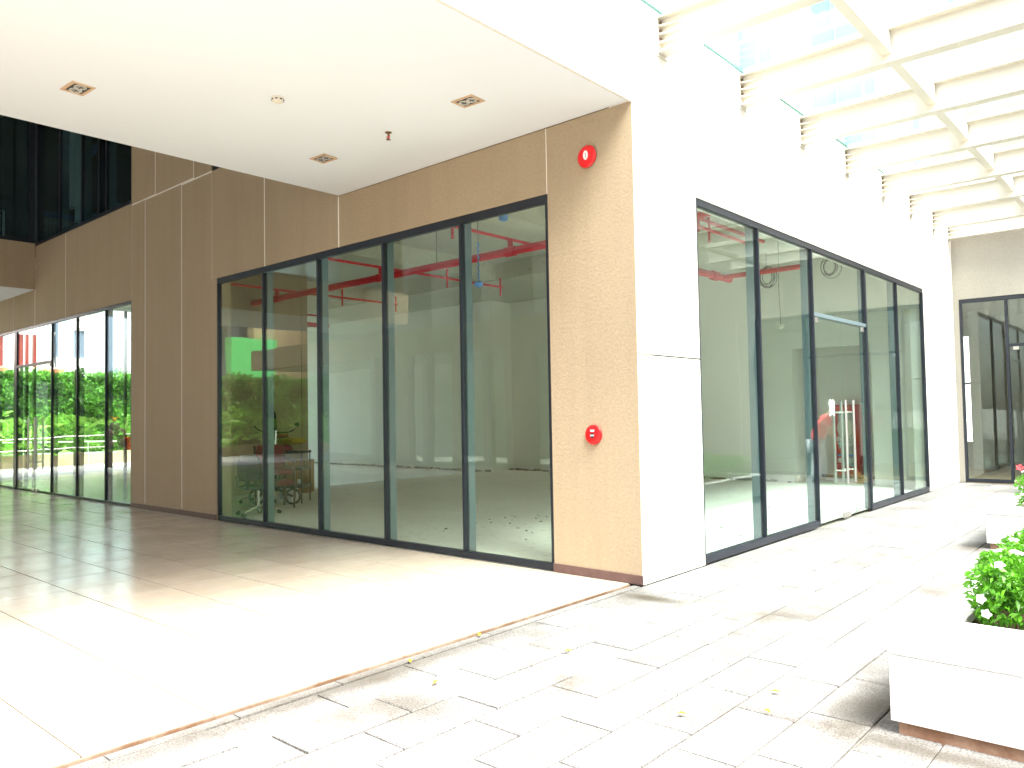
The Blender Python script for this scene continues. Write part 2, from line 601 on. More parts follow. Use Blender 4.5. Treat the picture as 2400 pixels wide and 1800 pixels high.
for i in range(29):
    x0 = -0.1 + (0.08 if i else 0) + (i - 1) * PW + (0.0 if i else PW - 0.08)
    if i == 0:
        x0 = -0.1
    x0 = -0.02 + (i - 1) * PW if i else -0.1
    off = [0.0, -0.19, -0.02, 0.30, 0.11, 0.43][i % 6]
    wid = PW if i else 0.08
    for j in range(-19, 20):
        y0 = off + j * PL
        if y0 < -12 or y0 > 12.18:
            continue
        y1 = min(y0 + PL, 12.18)
        if x0 + wid > 0 and y1 > 0 and x0 + wid <= 0.001:
            continue
        inside_wall = (x0 + wid < 0.06 and y1 > 0)
        if inside_wall:
            continue
        vis = x0 < 2.75 and y0 > -4.7 + 0.35 * abs(x0) and i > 0
        dz = random.uniform(-0.0022, 0.0022) - 0.012
        if vis and cnt < 298 and y1 - y0 > 0.6:
            o = bpy.data.objects.new('paver', random.choice(pmesh))
            COL.objects.link(o)
            o.parent = base
            o.location = Vector((x0, y0, dz)) - base.location
            t = 0.009 if random.random() < 0.1 else 0.002
            o.rotation_euler = (random.uniform(-t, t) * 0.7, random.uniform(-t, t) * 1.6, random.uniform(-0.004, 0.004))
            cnt += 1
        else:
            rest.box(x0 + .004, x0 + wid - .004, y0 + .004, y1 - .004, -0.05, dz)
tag(rest.build('paver_field', M['paver'], base), kind='stuff')

# ================================================================== FACADE A (portico wall, plane y=0)
wallA = thing('portico_wall', 'brown beige rendered wall with pale panel joints under the white ceiling', 'wall', (-8, 0.12, 0))
TH = 0.24
GAP = 0.015
def panelA(x0, x1, z0, z1, jl=0, jr=0, jb=0, jt=0):
    B(x0 + GAP * jl, x1 - GAP * jr, 0, TH, z0 + GAP * jb, z1 - GAP * jt).build('wall_panel', M['beige'], wallA)
TOPZ = 9.5
WT = 3.75
panelA(-1.008, -0.004, 0.0, 4.41, 0, 0)
panelA(-4.47, -1.008, WT, 4.41, 1, 1.0)
panelA(-6.24, -4.47, WT, 5.47, 1, 1)
panelA(-7.78, -6.24, WT, 5.47, 1, 1)
panelA(-7.78, -7.63, 0, WT)
panelA(-8.79, -7.78, 0, 5.47, 1, 0, 0, 1)
panelA(-10.17, -8.79, 0, 5.49, 1, 1, 0, 1)
panelA(-10.73, -10.17, 0, 5.50, 0, 1, 0, 1)
panelA(-13.97, -10.73, WT, 5.53, 1, 1)
panelA(-15.83, -13.97, WT, 5.53, 1, 1)
panelA(-17.3, -15.83, WT, 5.0, 1, 1)
panelA(-22, -17.3, WT, 5.0, 0, 1)
panelA(-9.77, -8.37, 5.49, TOPZ, 1, 1, 1)
panelA(-10.73, -9.77, 5.50, TOPZ, 0, 1, 1)
panelA(-8.37, -7.78, 5.47, TOPZ, 1, 0, 1)
panelA(-4.47, -0.26, 4.45, TOPZ, 0, 0)
panelA(-22, -20.0, 0, WT)
def jointA(x, z0, z1, w_=0.015):
    B(x - w_ - .001, x + w_ + .001, 0.004, 0.05, z0, z1).build('joint_strip', M['cream'], wallA)
# (the strips sit 4 mm behind the face of the panels)
for x, z0, z1 in ((-1.008, WT, 4.41), (-4.47, WT, 4.41), (-6.24, WT, 5.46), (-7.78, WT, 5.46), (-8.79, 0.1, 5.46), (-10.17, 0.1, 5.48),
                  (-10.73, WT, 5.5), (-13.97, WT, 5.53), (-15.83, WT, 4.55), (-17.3, WT, 4.55), (-9.77, 5.52, TOPZ), (-8.37, 5.51, TOPZ)):
    jointA(x, z0, z1)
B(-10.73, -7.78, 0.006, 0.05, 5.455, 5.515).build('joint_strip', M['cream'], wallA)
B(-1.012, 0.008, -0.014, 0.0, 0.001, 0.085).build('skirting', M['skirt'], wallA, bevel=0.003)
B(-10.73, -7.645, -0.014, 0.0, 0.001, 0.085).build('skirting', M['skirt'], wallA, bevel=0.003)

# ---- portico ceiling
ce = tag(B(-4.45, -0.03, -11, -0.003, 4.416, 9.4).build('portico_ceiling', M['soffit']), kind='structure')
# ---- upper block over the far end
blk = thing('upper_storey_block', 'brown overhanging upper storey with dark windows past the ceiling edge', 'building block', (-20, -4, 4.56))
B(-19, -15.83, -11, -0.003, 4.556, 5.60).build('wall_band', M['beige'], blk)
B(-19.6, -15.85, -10.99, -0.01, 4.545, 4.556).build('soffit', M['soffit'], blk)
B(-15.95, -15.83, -11, -0.003, 5.60, 5.69).build('sill_frame', M['frame'], blk)
B(-19.6, -19.01, -11, -0.003, 4.556, 4.75).build('entrance_slab', M['beige'], blk)
B(-19, -15.83, -11, -0.003, 9.0, 9.5).build('parapet', M['beige'], blk)
for y in (-0.06, -1.4, -2.8, -4.2, -5.6, -7, -8.4, -9.8):
    B(-15.97, -15.84, y - 0.05, y + 0.05, 5.69, 9.0).build('mullion', M['frame'], blk)
for y0, y1 in ((-1.35, -.11), (-2.75, -1.45), (-4.15, -2.85), (-5.55, -4.25), (-6.95, -5.65), (-8.35, -7.05), (-9.75, -8.45)):
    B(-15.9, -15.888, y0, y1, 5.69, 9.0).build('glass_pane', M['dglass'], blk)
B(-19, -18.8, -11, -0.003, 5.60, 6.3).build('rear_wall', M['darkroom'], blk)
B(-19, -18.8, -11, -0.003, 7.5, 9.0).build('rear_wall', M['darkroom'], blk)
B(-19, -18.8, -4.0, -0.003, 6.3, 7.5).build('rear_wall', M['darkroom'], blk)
for k, y in enumerate((-4.2, -5, -6.1, -7.4, -8.6, -10.8)):  # gaps shaped to let sky through as bright strips in the upper window reflection
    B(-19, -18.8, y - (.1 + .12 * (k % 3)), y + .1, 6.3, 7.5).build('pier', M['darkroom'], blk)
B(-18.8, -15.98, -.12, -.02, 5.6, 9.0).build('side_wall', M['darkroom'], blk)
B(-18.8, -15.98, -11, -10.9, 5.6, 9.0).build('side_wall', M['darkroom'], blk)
B(-17.8, -17.7, -9, -0.3, 6.55, 6.62).build('blind_rail', M['white'], blk)
# a few things seen in the dark window: pale corrugated sheet and board
mb = MB()
for k in range(26):
    mb.obox((-17.2, -0.25 - k * 0.09, 6.15), (0.012, 0, 0), (0, 0.022, 0), (0, 0, 0.42))
mb.build('blind', M['white'], blk)
B(-18.5, -18.4, -2.3, -0.1, 6.9, 7.02).build('shelf', M['blue'], blk)
B(-18.7, -18.6, -2.3, -0.1, 6.1, 6.9).build('board', M['ochre'], blk)
tag(B(-19, 0, -11, 0.2, 9.5, 9.7).build('atrium_roof', M['soffit']), kind='structure')

# ================================================================== SHOP WINDOWS
def shopfront_x(name, label, mull, z1, y_face, door=None, fin=True, glassm='glass', find=0.165, z0=0.0, heavy=None, base_h=0.075, head_h=0.085, grp=None):
    """glazing in a plane of constant y, outside towards -Y; mull = x positions from left edge to right edge"""
    t = thing(name, label, 'shop window', ((mull[0] + mull[-1]) / 2, y_face + 0.05, z0), grp)
    a, b = mull[0], mull[-1]
    B(a, b, y_face + .012, y_face + .075, z1 - head_h, z1).build('head_frame', M['frame'], t, bevel=.004)
    segs = [(a, b)] if not door else [(a, door[0]), (door[1], b)]
    for p, q in segs:
        if q - p > 0.05:
            B(p, q, y_face + .010, y_face + .075, z0 + .004, z0 + base_h).build('base_frame', M['frame'], t, bevel=.004)
            B(p, q, y_face + .075, y_face + .10, z0 + .004, z0 + 0.03).build('inner_sill', M['fin'], t)
    for i, x in enumerate(mull):
        wd = 0.018
        if heavy and i in heavy:
            wd = 0.1
        xx = min(max(x, a + wd), b - wd)
        zt = z1 - head_h
        if door and door[0] < x < door[1]:
            B(xx - .004, xx + .004, y_face + .026, y_face + .036, door[2] + .05, zt).build('glass_joint', M['fin'], t)
            continue
        m = B(xx - wd, xx + wd, y_face + .006, y_face + .07, z0 + base_h, zt).build('mullion', M['frame'], t, bevel=.003)
        if fin and 0 < i < len(mull) - 1:
            B(xx - wd - .012, xx + wd + .012, y_face + .07, y_face + find, z0 + .03, zt + 0.05).build('fin', M['fin'], m, bevel=.003)
    for i in range(len(mull) - 1):
        x0, x1 = mull[i] + .012, mull[i + 1] - .012
        lo = z0 + base_h - .01
        if door and x0 > door[0] - .02 and x1 < door[1] + .02:
            lo = door[2] + .05
        if heavy and (i + 1) in heavy: x1 -= 0.09
        B(x0, x1, y_face + .028, y_face + .038, lo, z1 - head_h + .01).build('glass_pane', M[glassm], t)
    return t

swA = shopfront_x('shop_window', 'large five pane shop window with black frame showing bare room and red pipes',
                  [-7.63, -6.314, -4.959, -3.601, -2.263, -1.012], WT, 0.0)
swL = shopfront_x('shop_window', 'far shopfront with glass double doors reflecting a green hedge', [-20, -18.6, -17.16, -16.06, -14.80, -13.369, -11.925, -10.735],
                  WT, 0.0, door=(-17.16, -14.80, 2.84), heavy=[2], find=0.14, base_h=0.05, head_h=0.06)
def door_leaf(t, a, b, z1, plane, axis, hx, glassm='glass', lockx=None):
    """axis 'x': leaf spans x a..b at y=plane; axis 'y': leaf spans y a..b at x=plane (outside +X)"""
    def bb(u0, u1, d0, d1, z0_, z1_):
        if axis == 'x':
            return B(u0, u1, plane + d0, plane + d1, z0_, z1_)
        return B(plane - d1, plane - d0, u0, u1, z0_, z1_)
    leaf = bb(a + .004, b - .004, .026, .038, .035, z1 - .006).build('door_leaf', M[glassm], t)
    bb(hx[1] - .07, hx[1] + .07, .016, .048, .012, .075).build('floor_patch', M['steel'], leaf, bevel=.004)
    bb(hx[2] - .05, hx[2] + .05, .016, .048, z1 - .075, z1 - .004).build('top_patch', M['steel'], leaf, bevel=.004)
    for d in (-0.052, 0.116):
        def P(u, dd, z):
            return (u, plane + dd, z) if axis == 'x' else (plane - dd, u, z)
        mb = MB().tube([P(hx[0], d, 0.50), P(hx[0], d, 1.67)], 0.019, 10)
        for z in (0.68, 1.5):
            mb.tube([P(hx[0], d, z), P(hx[0], .03, z)], 0.011, 8)
        mb.build('handle', M['steel'], leaf, smooth=True)
    return leaf
B(-17.06, -14.82, .006, .07, 2.84, 2.90).build('door_head', M['frame'], swL, bevel=.004)
door_leaf(swL, -17.06, -15.85, 2.84, 0.0, 'x', (-16.03, -15.95, -16.9))
door_leaf(swL, -15.85, -14.82, 2.84, 0.0, 'x', (-15.62, -15.72, -14.95))
upL = shopfront_x('upper_window', 'dark upper storey window left of the pale jointed wall panels', [-15.8, -14.387, -13.155, -12.28, -11.923, -10.74], 9.4, 0.0,
                  glassm='dglass', z0=5.54, heavy=None, find=0.2)
B(-12.45, -12.15, .05, .3, 5.62, 9.4).build('post', M['frame'], upL)
upR = shopfront_x('upper_window', 'sliver of dark window at the right end of upper wall joint', [-7.775, -6.2, -4.48], 9.4, 0.0, glassm='dglass', z0=5.475, head_h=.09, base_h=.1)

# ================================================================== FACADE B (courtyard wall, plane x=0)
wallB = thing('courtyard_wall', 'sunlit cream rendered wall with glazed doors facing the courtyard', 'wall', (-0.12, 6, 0))
def panelB(y0, y1, z0, z1, x0=-0.25):
    B(x0, 0, y0, y1, z0, z1).build('wall_panel', M['creamwall'], wallB)
GJ = 0.008
panelB(TH, 1.17, 0, 2.08 - GJ)
panelB(TH, 1.17, 2.08 + GJ, WT)
panelB(TH, 12.195, WT, 5.41)
panelB(9.88, 12.195, 0, 2.08 - GJ)
panelB(9.88, 12.195, 2.08 + GJ, WT)
panelB(0, TH, 4.41, TOPZ)
panelB(0.001, TH - .001, 0, 2.08 - GJ, -.0039)
panelB(0.001, TH - .001, 2.08 + GJ, 4.405, -.0039)
B(-0.03, 0, -11, 0.0, 4.404, TOPZ).build('fascia', M['creamwall'], wallB)
mB = [1.175, 2.683, 4.362, 5.452, 6.545, 8.212, 9.872]
swB = thing('shop_window', 'sunlit glazed shopfront with double doors facing the granite courtyard', 'shop window', (-0.05, 5.5, 0))
D0, D1, DZ = 4.362, 6.545, 2.79
B(-.075, -.012, 1.175, 9.872, WT - .075, WT).build('head_frame', M['frame'], swB, bevel=.004)
for p, q in ((1.175, D0), (D1, 9.872)):
    B(-.075, -.010, p, q, .003, .085).build('base_frame', M['frame'], swB, bevel=.004)
    B(-.10, -.075, p, q, .003, .04).build('inner_sill', M['cream'], swB)
for i, y in enumerate(mB):
    if abs(y - 5.452) < .01:
        continue
    wd = 0.014 if i not in (4,) else 0.03
    yy = min(max(y, 1.175 + wd), 9.872 - wd)
    m = B(-.07, -.004, yy - wd, yy + wd, .085 if i not in (2, 4) else .003, WT - .075).build('mullion', M['frame'], swB, bevel=.003)
    if 0 < i < 6:
        B(-.16 if i != 4 else -.11, -.07, yy - wd - .012, yy + wd + .012, .02, WT - .03).build('fin', M['fin'], m, bevel=.003)
B(-.10, -.008, D0 + .03, D1 - .03, DZ, DZ + .055).build('door_head', M['fin'], swB, bevel=.004)
for i in range(6):
    y0, y1 = mB[i] + .01, mB[i + 1] - .01
    if i == 3:
        continue
    if i == 2:
        y1 = mB[4] - .01
    B(-.040, -.030, y0, y1, DZ + .05 if i == 2 else .08, WT - .07).build('glass_pane', M['clear'], swB)
door_leaf(swB, D0 + .016, 5.452, DZ, 0.0, 'y', (5.30, 5.38, 4.5), 'clear')
lf = door_leaf(swB, 5.452, D1 - .03, DZ, 0.0, 'y', (5.62, 5.53, 6.4), 'clear')
# white door sticker: rounded plate over two short bars
st = MB()
cy_, cz_ = 4.96, 1.60
pl = [(-.085, .01), (-.075, .075), (-.055, .085), (-.045, .115), (-.03, .085), (.03, .08), (.045, .11), (.06, .075), (.08, .06), (.085, -.04), (.05, -.06), (-.06, -.055)]
st.prism([(-.021, cy_ + a * 1.3, cz_ + b * .8) for a, b in pl], (0.002, 0, 0))
for z, hw in ((-.068, .1), (-.092, .08), (-.118, .115)):
    st.box(-.021, -.019, cy_ - hw, cy_ + hw, cz_ + z - .006, cz_ + z + .006)
st.box(-.021, -.019, cy_ - .08, cy_ - .045, cz_ - .15, cz_ - .124)
st.box(-.021, -.019, cy_ + .06, cy_ + .1, cz_ - .15, cz_ - .124)
st.build('sticker', M['sign'], swB)
mk = MB()
mk.tube([(-.0185, cy_ + .01, cz_ + .05), (-.0185, cy_ - .012, cz_ + .03), (-.0185, cy_ + .012, cz_ + .0), (-.0185, cy_ - .005, cz_ - .03)], 0.004, 5)
mk.build('sticker_mark', M['frame'], swB)

# ================================================================== REAR BUILDING C (plane y=12.2)
wallC = thing('rear_wall', 'shaded beige wall above the far dark framed shopfront', 'wall', (4, 12.3, 0))
B(0.105, 10, 12.2, 12.44, 3.765, TOPZ).build('wall_panel', M['greige'], wallC)
B(-0.25, 0.105, 12.2, 12.44, 0, TOPZ).build('wall_panel', M['greige'], wallC)
for x0, x1 in ((4.26, 4.70), (4.70, 6.1), (6.1, 7.5), (7.5, 10)):
    B(x0 + .01, x1 - .01, 12.2, 12.44, 0, 3.765).build('wall_panel', M['greige'], wallC)
    B(x1 - .012, x1 + .012, 12.204, 12.25, 0, 3.76).build('joint_strip', M['cream'], wallC)
swC = thing('shop_window', 'far shopfront facing the courtyard with brown floor and narrow bright window inside', 'shop window', (2, 12.25, 0))
mC = [.105, .935, 2.0, 3.05, 4.255]
B(.105, 4.255, 12.21, 12.29, 3.68, 3.762).build('head_frame', M['frame'], swC, bevel=.004)
B(.105, .935, 12.21, 12.29, .003, .075).build('base_frame', M['frame'], swC, bevel=.004)
B(3.05, 4.255, 12.21, 12.29, .003, .075).build('base_frame', M['frame'], swC, bevel=.004)
for i, x in enumerate(mC):
    if i == 2: continue
    xx = min(max(x, .13), 4.23)
    B(xx - .025, xx + .025, 12.205, 12.28, .003, 3.68).build('mullion', M['frame'], swC, bevel=.003)
B(.96, 3.02, 12.205, 12.28, 2.74, 2.79).build('door_head', M['frame'], swC, bevel=.004)
for x0, x1, z0, z1 in ((.13, .91, .07, 3.69), (.96, 3.03, 2.79, 3.69), (3.07, 4.2, .07, 3.69)):
    B(x0, x1, 12.238, 12.248, z0, z1).build('glass_pane', M['glass'], swC)
door_leaf(swC, .965, 1.995, 2.74, 12.21, 'x', (1.85, 1.7, 1.08))
door_leaf(swC, 1.995, 3.02, 2.74, 12.21, 'x', (2.14, 2.2, 2.9))
rmC = thing('rear_shop_room', 'bare grey room behind the far shopfront', 'room', (2, 15, 0))
B(-4, 8, 12.44, 17.5, -.05, .0).build('floor', M['ochre'], rmC)
B(-4, 8, 12.44, 17.7, 3.9, 4.0).build('ceiling', M['greige'], rmC)
B(-4, -.93, 17.5, 17.7, 0, 3.9).build('back_wall', M['greige'], rmC)
B(-.60, 8, 17.5, 17.7, 0, 3.9).build('back_wall', M['greige'], rmC)
B(-.93, -.60, 17.5, 17.7, 0, .62).build('back_wall', M['greige'], rmC)
B(-.93, -.60, 17.5, 17.7, 3.42, 3.9).build('back_wall', M['greige'], rmC)
B(-.93, -.60, 17.52, 17.56, 2.13, 2.19).build('window_bar', M['frame'], rmC)
B(-.46, .0, 15.9, 16.4, 0, 3.9).build('column', M['greige'], rmC)
B(8, 8.2, 12.44, 17.7, 0, 3.9).build('side_wall', M['greige'], rmC)
B(-4.2, -4, 12.44, 17.7, 0, 3.9).build('side_wall', M['greige'], rmC)

# ================================================================== MAIN ROOM INTERIOR
sfl = tag(B(-21.5, -11.06, .245, 9.64, -.05, .004).build('shop_floor', M['wtile']), kind='structure')
fl = tag(B(-21.5, -.26, .245, 12.15, -.06, .0).build('room_floor', M['screed']), kind='structure')
rub = MB()
for k in range(130):
    x, y = random.uniform(-4.2, -.4), random.uniform(1.2, 6.5)
    if random.random() < .5: y = random.uniform(1.2, 3.6)
    s_ = random.uniform(.004, .014)
    rub.obox((x, y, s_ * .5), (s_, 0, 0), (s_ * .3, s_ * random.uniform(.5, 1.2), 0), (0, 0, s_ * .6))
for k in range(260):
    x = random.uniform(-20, -2.8)
    y = (9.62 if x < -10.85 else 10.47) - abs(random.gauss(0, .05))
    s_ = random.uniform(.015, .05)
    rub.obox((x, y, s_ * .4), (s_ * 1.6, 0, 0), (0, s_, 0), (0, 0, s_ * .6))
tag(rub.build('rubble', M['rubble']), 'grey mortar crumbs scattered on the bare room floor', kind='stuff')
rw = thing('back_wall', 'plain white rear wall of the bare room behind the glass', 'wall', (-10, 10.5, 0))
B(-21.4, -10.8, 9.65, 9.85, 0, 5.1).build('wall_panel', M['white'], rw)
B(-11.0, -10.8, 9.851, 10.499, 0, 5.1).build('pier', M['white'], rw)
B(-11.0, -2.75, 10.5, 10.7, 0, 5.1).build('wall_panel', M['white'], rw)
B(-1.15, -.26, 10.5, 10.7, 0, 5.1).build('wall_panel', M['white'], rw)
B(-2.75, -1.15, 10.5, 10.7, 2.85, 5.1).build('wall_panel', M['white'], rw)
B(-2.95, -2.75, 10.71, 12.15, 0, 5.1).build('alcove_side', M['white'], rw)
B(-2.75, -.26, 12.0, 12.15, 0, 5.1).build('alcove_back', M['white'], rw)
for k in range(6):
    B(-2.74 + k * .25, -2.745 + (k + 1) * .25, 11.985, 12.0, .002, .07).build('skirting_tile', M['skirt'], rw)
pt = thing('partition_wall', 'grey khaki partition wall end behind the stacked chairs', 'wall', (-11, 2, 0))
B(-11.1, -11.0, .26, 3.75, 0, 4.7).build('wall_panel', M['beige'], pt)
B(-11.12, -10.98, 3.75, 3.9, 0, 4.7).build('end_post', M['beige'], pt)
ceil = thing('concrete_slab', 'raw grey concrete ceiling with beams above the bare room', 'ceiling', (-10, 5, 5.1))
B(-21.5, -.26, .245, 12.15, 5.1, 5.4).build('slab', M['concrete'], ceil)
B(-21.5, -.26, 7.4, 10.45, 4.7, 5.099).build('beam', M['concrete'], ceil)
for x in (-13.7, -8.7, -4.6):
    B(x - .2, x + .2, .25, 7.398, 4.72, 5.099).build('beam', M['concrete'], ceil)
B(-21.5, -.26, .246, .6, 4.3, 5.098).build('edge_beam', M['concrete'], ceil)
B(-.6, -.262, .605, 7.39, 4.3, 5.097).build('edge_beam', M['concrete'], ceil)
# glazed far end of the room
fe = thing('end_glazing', 'glazed far end of the left shop opening towards the hedge', 'shop window', (-21.5, 5, 0))
for y in (.3, 1.55, 1.75, 2.85, 3.05, 4.3, 5.6, 6.9, 8.2, 9.6):
    B(-21.55, -21.45, y - .035, y + .035, .0, 5.0).build('mullion', M['frame'], fe)
for y0, y1 in ((.34, 4.26), (4.34, 9.56)):
    B(-21.505, -21.495, y0, y1, .02, 5.0).build('glass_pane', M['clear'], fe)
B(-21.55, -21.45, .26, 9.6, 5.0, 5.1).build('head_panel', M['white'], fe)

# dark rooms behind the upper windows
ur = thing('upper_room', 'dark empty upper storey room behind the upper windows', 'room', (-13, 3, 5.41))
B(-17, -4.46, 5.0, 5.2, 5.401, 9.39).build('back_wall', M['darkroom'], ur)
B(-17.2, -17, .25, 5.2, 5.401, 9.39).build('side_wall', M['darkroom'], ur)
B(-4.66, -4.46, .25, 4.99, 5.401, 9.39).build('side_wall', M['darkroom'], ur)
B(-17, -4.46, .245, 5.2, 9.4, 9.5).build('ceiling', M['concrete'], ur)
B(-17, -4.67, .26, 4.99, 5.401, 5.43).build('floor', M['concrete'], ur)

for x0_, x1_, z0_, z1_, m_ in ((-15.4, -15.0, 6.4, 8.6, 'white'), (-14.9, -14.5, 6.0, 8.2, 'white'), (-13.6, -13.2, 6.2, 8.0, 'bluewall'), (-11.6, -11.1, 5.7, 7.4, 'white'), (-14.2, -12.6, 5.75, 6.0, 'bluewall')):
    B(x0_, x1_, .5, .62, z0_, z1_).build('reflection_panel', M[m_], ur)  # pale panels added behind the glass to stand in for bluish reflections
B(-15.7, -11, .9, 1.0, 7.7, 7.85).build('reflection_bar', M['blue'], ur)  # blue bar added as part of the imitated reflections

# ---- sprinkler pipes
sp = thing('sprinkler_pipework', 'red fire sprinkler pipes hung below the concrete ceiling', 'pipes', (-6, 2.6, 3.97))
PZ = 3.97
MB().tube([(-16, 2.6, PZ), (-.5, 2.6, PZ)], .062, 12).build('main_pipe', M['redpipe'], sp, smooth=True)
for x in (-13, -10.1, -6.82, -3.8, -1.4):
    b = MB().tube([(x, .9, PZ + .18), (x, 5.75, PZ + .18)], .024, 8)
    b.tube([(x, 2.6, PZ), (x, 2.6, PZ + .18)], .04, 8)
    br = b.build('branch_pipe', M['redpipe'], sp, smooth=True)
    MB().tube([(x - .09, 2.6, PZ), (x + .09, 2.6, PZ)], .076, 12).build('coupling', M['redpipe'], br, smooth=True)
    for y in (5.7, 4.2, 1.4):
        MB().tube([(x, y, PZ + .02), (x, y, PZ + .36)], [.018, .022], 8).lathe((x, y, PZ), (0, 0, 1), [(0, .012), (.012, .03), (.03, .014)], 8).build('sprinkler_head', M['redpipe'], br, smooth=True)
for x in (-14.5, -11.5, -8.4, -5.4, -2.6):
    MB().tube([(x, 2.6, PZ), (x, 2.6, 5.1)], .007, 5).build('hanger_rod', M['wire'], sp)
MB().tube([(-13.3, 2.6, 3.95), (-13.3, 6.1, 3.95)], .062, 10).build('side_pipe', M['redpipe'], sp, smooth=True)
MB().tube([(-2.59, 2.62, 3.95), (-2.59, 7.3, 3.95)], .062, 10).tube([(-2.55, 6.97, 3.95), (-1.0, 6.97, 3.95)], .045, 10).tube([(-2.59, 6.6, 3.95), (-2.59, 6.8, 3.95)], .085, 10).build('side_pipe', M['redpipe'], sp, smooth=True)
MB().tube([(-1.46, 2.7, 4.3), (-1.46, 6.2, 4.3)], .03, 8).build('side_pipe', M['redpipe'], sp, smooth=True)
MB().tube([(-1.46, 3.95, 4.1), (-1.46, 3.95, 4.5)], .045, 8).build('sprinkler_head', M['redpipe'], sp, smooth=True)
MB().tube([(-1.22, 11.9, 0), (-1.22, 11.9, 4.6)], .04, 10).build('riser_pipe', M['redpipe'], sp, smooth=True)
# ---- conduits
cd = thing('electrical_conduit', 'pale bent conduits with blue wrapped junction box on the concrete ceiling', 'conduit', (-5, 3.6, 4.9))
for k in (0, .16):
    MB().tube([(-9.6 + k, 3.9 - k, 5.05), (-6.3, 3.75 - k, 5.05), (-5.6, 3.6 - k, 4.92), (-4.9 - k, 3.3 - k, 4.75), (-4.45, 3.2 - k, 4.72)], .016, 6).build('pipe', M['ivoryp'], cd, smooth=True)
MB().lathe((-4.38, 3.1, 4.62), (0, 0, 1), [(0, .05), (.02, .075), (.09, .075), (.11, .05)], 12).build('junction_box', M['blue'], cd, smooth=True)
cd2 = thing('electrical_conduit', 'pair of pale conduits running straight under the ceiling above left panes', 'conduit', (-10, 3.3, 5))
for k in (0, .2):
    MB().tube([(-12, 3.3 + k, 4.98), (-8.95, 3.3 + k, 4.98), (-8.9, 3.3 + k, 4.66)], .014, 6).build('pipe', M['ivoryp'], cd2, smooth=True)

def hanging_detector(x, y, z, ztop, m, label, grp='detectors hanging from their cables'):
    t = thing('smoke_detector', label, 'smoke detector', (x, y, z), grp)
    MB().lathe((x, y, z), (0, 0, -1), [(-.03, .05), (-.02, .062), (.0, .062), (.025, .05), (.045, .025)], 16).build('body', M[m], t, smooth=True)
    pts = [(x + math.sin(i * 1.3) * .008, y + math.cos(i * 1.7) * .008, z + .03 + (ztop - z - .03) * i / 12) for i in range(13)]
    MB().tube(pts, .005, 5).build('cable', M['wire'], t)
    if m == 'blue':
        MB().tube([(x + math.sin(i * 2.1) * .012, y, z + .06 + i * .03) for i in range(18)], .011, 5).build('wrapped_cable', M['blue'], t)
    return t
hanging_detector(-3.413, 1.5, 3.31, 5.09, 'blue', 'blue wrapped detector hanging on a cable behind the fourth pane')
hanging_detector(-1.18, 6.1, 2.88, 5.09, 'ivoryp', 'white detector hanging on a cable behind the courtyard glass')
def coil(x, y, z, label):
    mb = MB()
    for k in range(6):
        r = .14 + random.uniform(-.03, .05)
        tx = random.uniform(-.5, .5)
        ox = random.uniform(-.05, .05)
        mb.tube([(x + ox + r * math.cos(a) * math.cos(tx), y + r * math.cos(a) * math.sin(tx), z + r * math.sin(a) * 1.2) for a in [2 * math.pi * i / 16 for i in range(17)]], .008, 5)
    mb.tube([(x, y, z + .1), (x, y, 4.72)], .006, 5)
    tag(mb.build('cable_coil', M['wire']), label, 'cable coil', 'cable coils hanging from the ceiling')
coil(-2.62, 9.0, 4.2, 'loose grey cable coil hanging left of the door in the courtyard glass')
coil(-1.38, 9.0, 4.24, 'loose grey cable coil hanging above the courtyard double doors')

# ---- fire hose cabinet
fc = thing('fire_hose_cabinet', 'red fire hose cabinet with glass front in the white alcove', 'fire cabinet', (-2.15, 11.9, .07))
x0, x1, z0, z1 = -2.40, -1.82, .075, 1.64
B(x0, x1, 11.80, 11.99, z0, z1).build('case', M['redpipe'], fc, bevel=.01)
for a, b, c, d in ((x0 + .02, x1 - .02, z1 - .17, z1 - .02), (x0 + .02, x1 - .02, z0 + .02, z0 + .2), (x0 + .02, x0 + .12, z0 + .2, z1 - .17), (x1 - .12, x1 - .02, z0 + .2, z1 - .17)):
    B(a, b, 11.77, 11.80, c, d).build('door_frame', M['red'], fc, bevel=.004)
B(x0 + .12, x1 - .12, 11.792, 11.797, z0 + .2, z1 - .17).build('back_panel', M['grey'], fc)
cx = (x0 + x1) / 2
MB().lathe((cx, 11.79, 1.12), (0, -1, 0), [(0, .17), (.012, .19), (.02, .19), (.02, .07), (.012, .06)], 24).build('hose_reel', M['ivoryp'], fc, smooth=True)
for dx, mm in ((.12, 'grey'), (-.12, 'red')):
    ex = MB().lathe((cx + dx, 11.775, .28), (0, 0, 1), [(0, .06), (.02, .065), (.3, .065), (.36, .03), (.4, .025)], 14).build('extinguisher', M[mm], fc, smooth=True)
    MB().lathe((cx + dx, 11.775, .50), (0, 0, 1), [(0, .067), (.05, .067)], 14).build('label_band', M['blue'], ex, smooth=True)
    MB().lathe((cx + dx, 11.775, .36), (0, 0, 1), [(0, .067), (.1, .067)], 14).build('label_band', M['paper'], ex, smooth=True)
def text(body, loc, rot, size, mat, parent, name='lettering'):
    cu = bpy.data.curves.new(name, 'FONT')
    cu.body = body
    cu.size = size
    cu.align_x = 'CENTER'
    cu.align_y = 'CENTER'
    cu.extrude = 0.001
    cu.materials.append(M[mat])
    o = bpy.data.objects.new(name, cu)
    COL.objects.link(o)
    dg = bpy.context.evaluated_depsgraph_get()
    me = bpy.data.meshes.new_from_object(o.evaluated_get(dg))
    me.materials.clear()
    me.materials.append(M[mat])
    bpy.data.objects.remove(o)
    o = bpy.data.objects.new(name, me)
    COL.objects.link(o)
    o.rotation_euler = rot
    o.parent = parent
    o.location = Vector(loc) - parent.location
    return o
text('PCCC', (cx, 11.755, .87), (R_(90), 0, 0), .155, 'sign', fc)
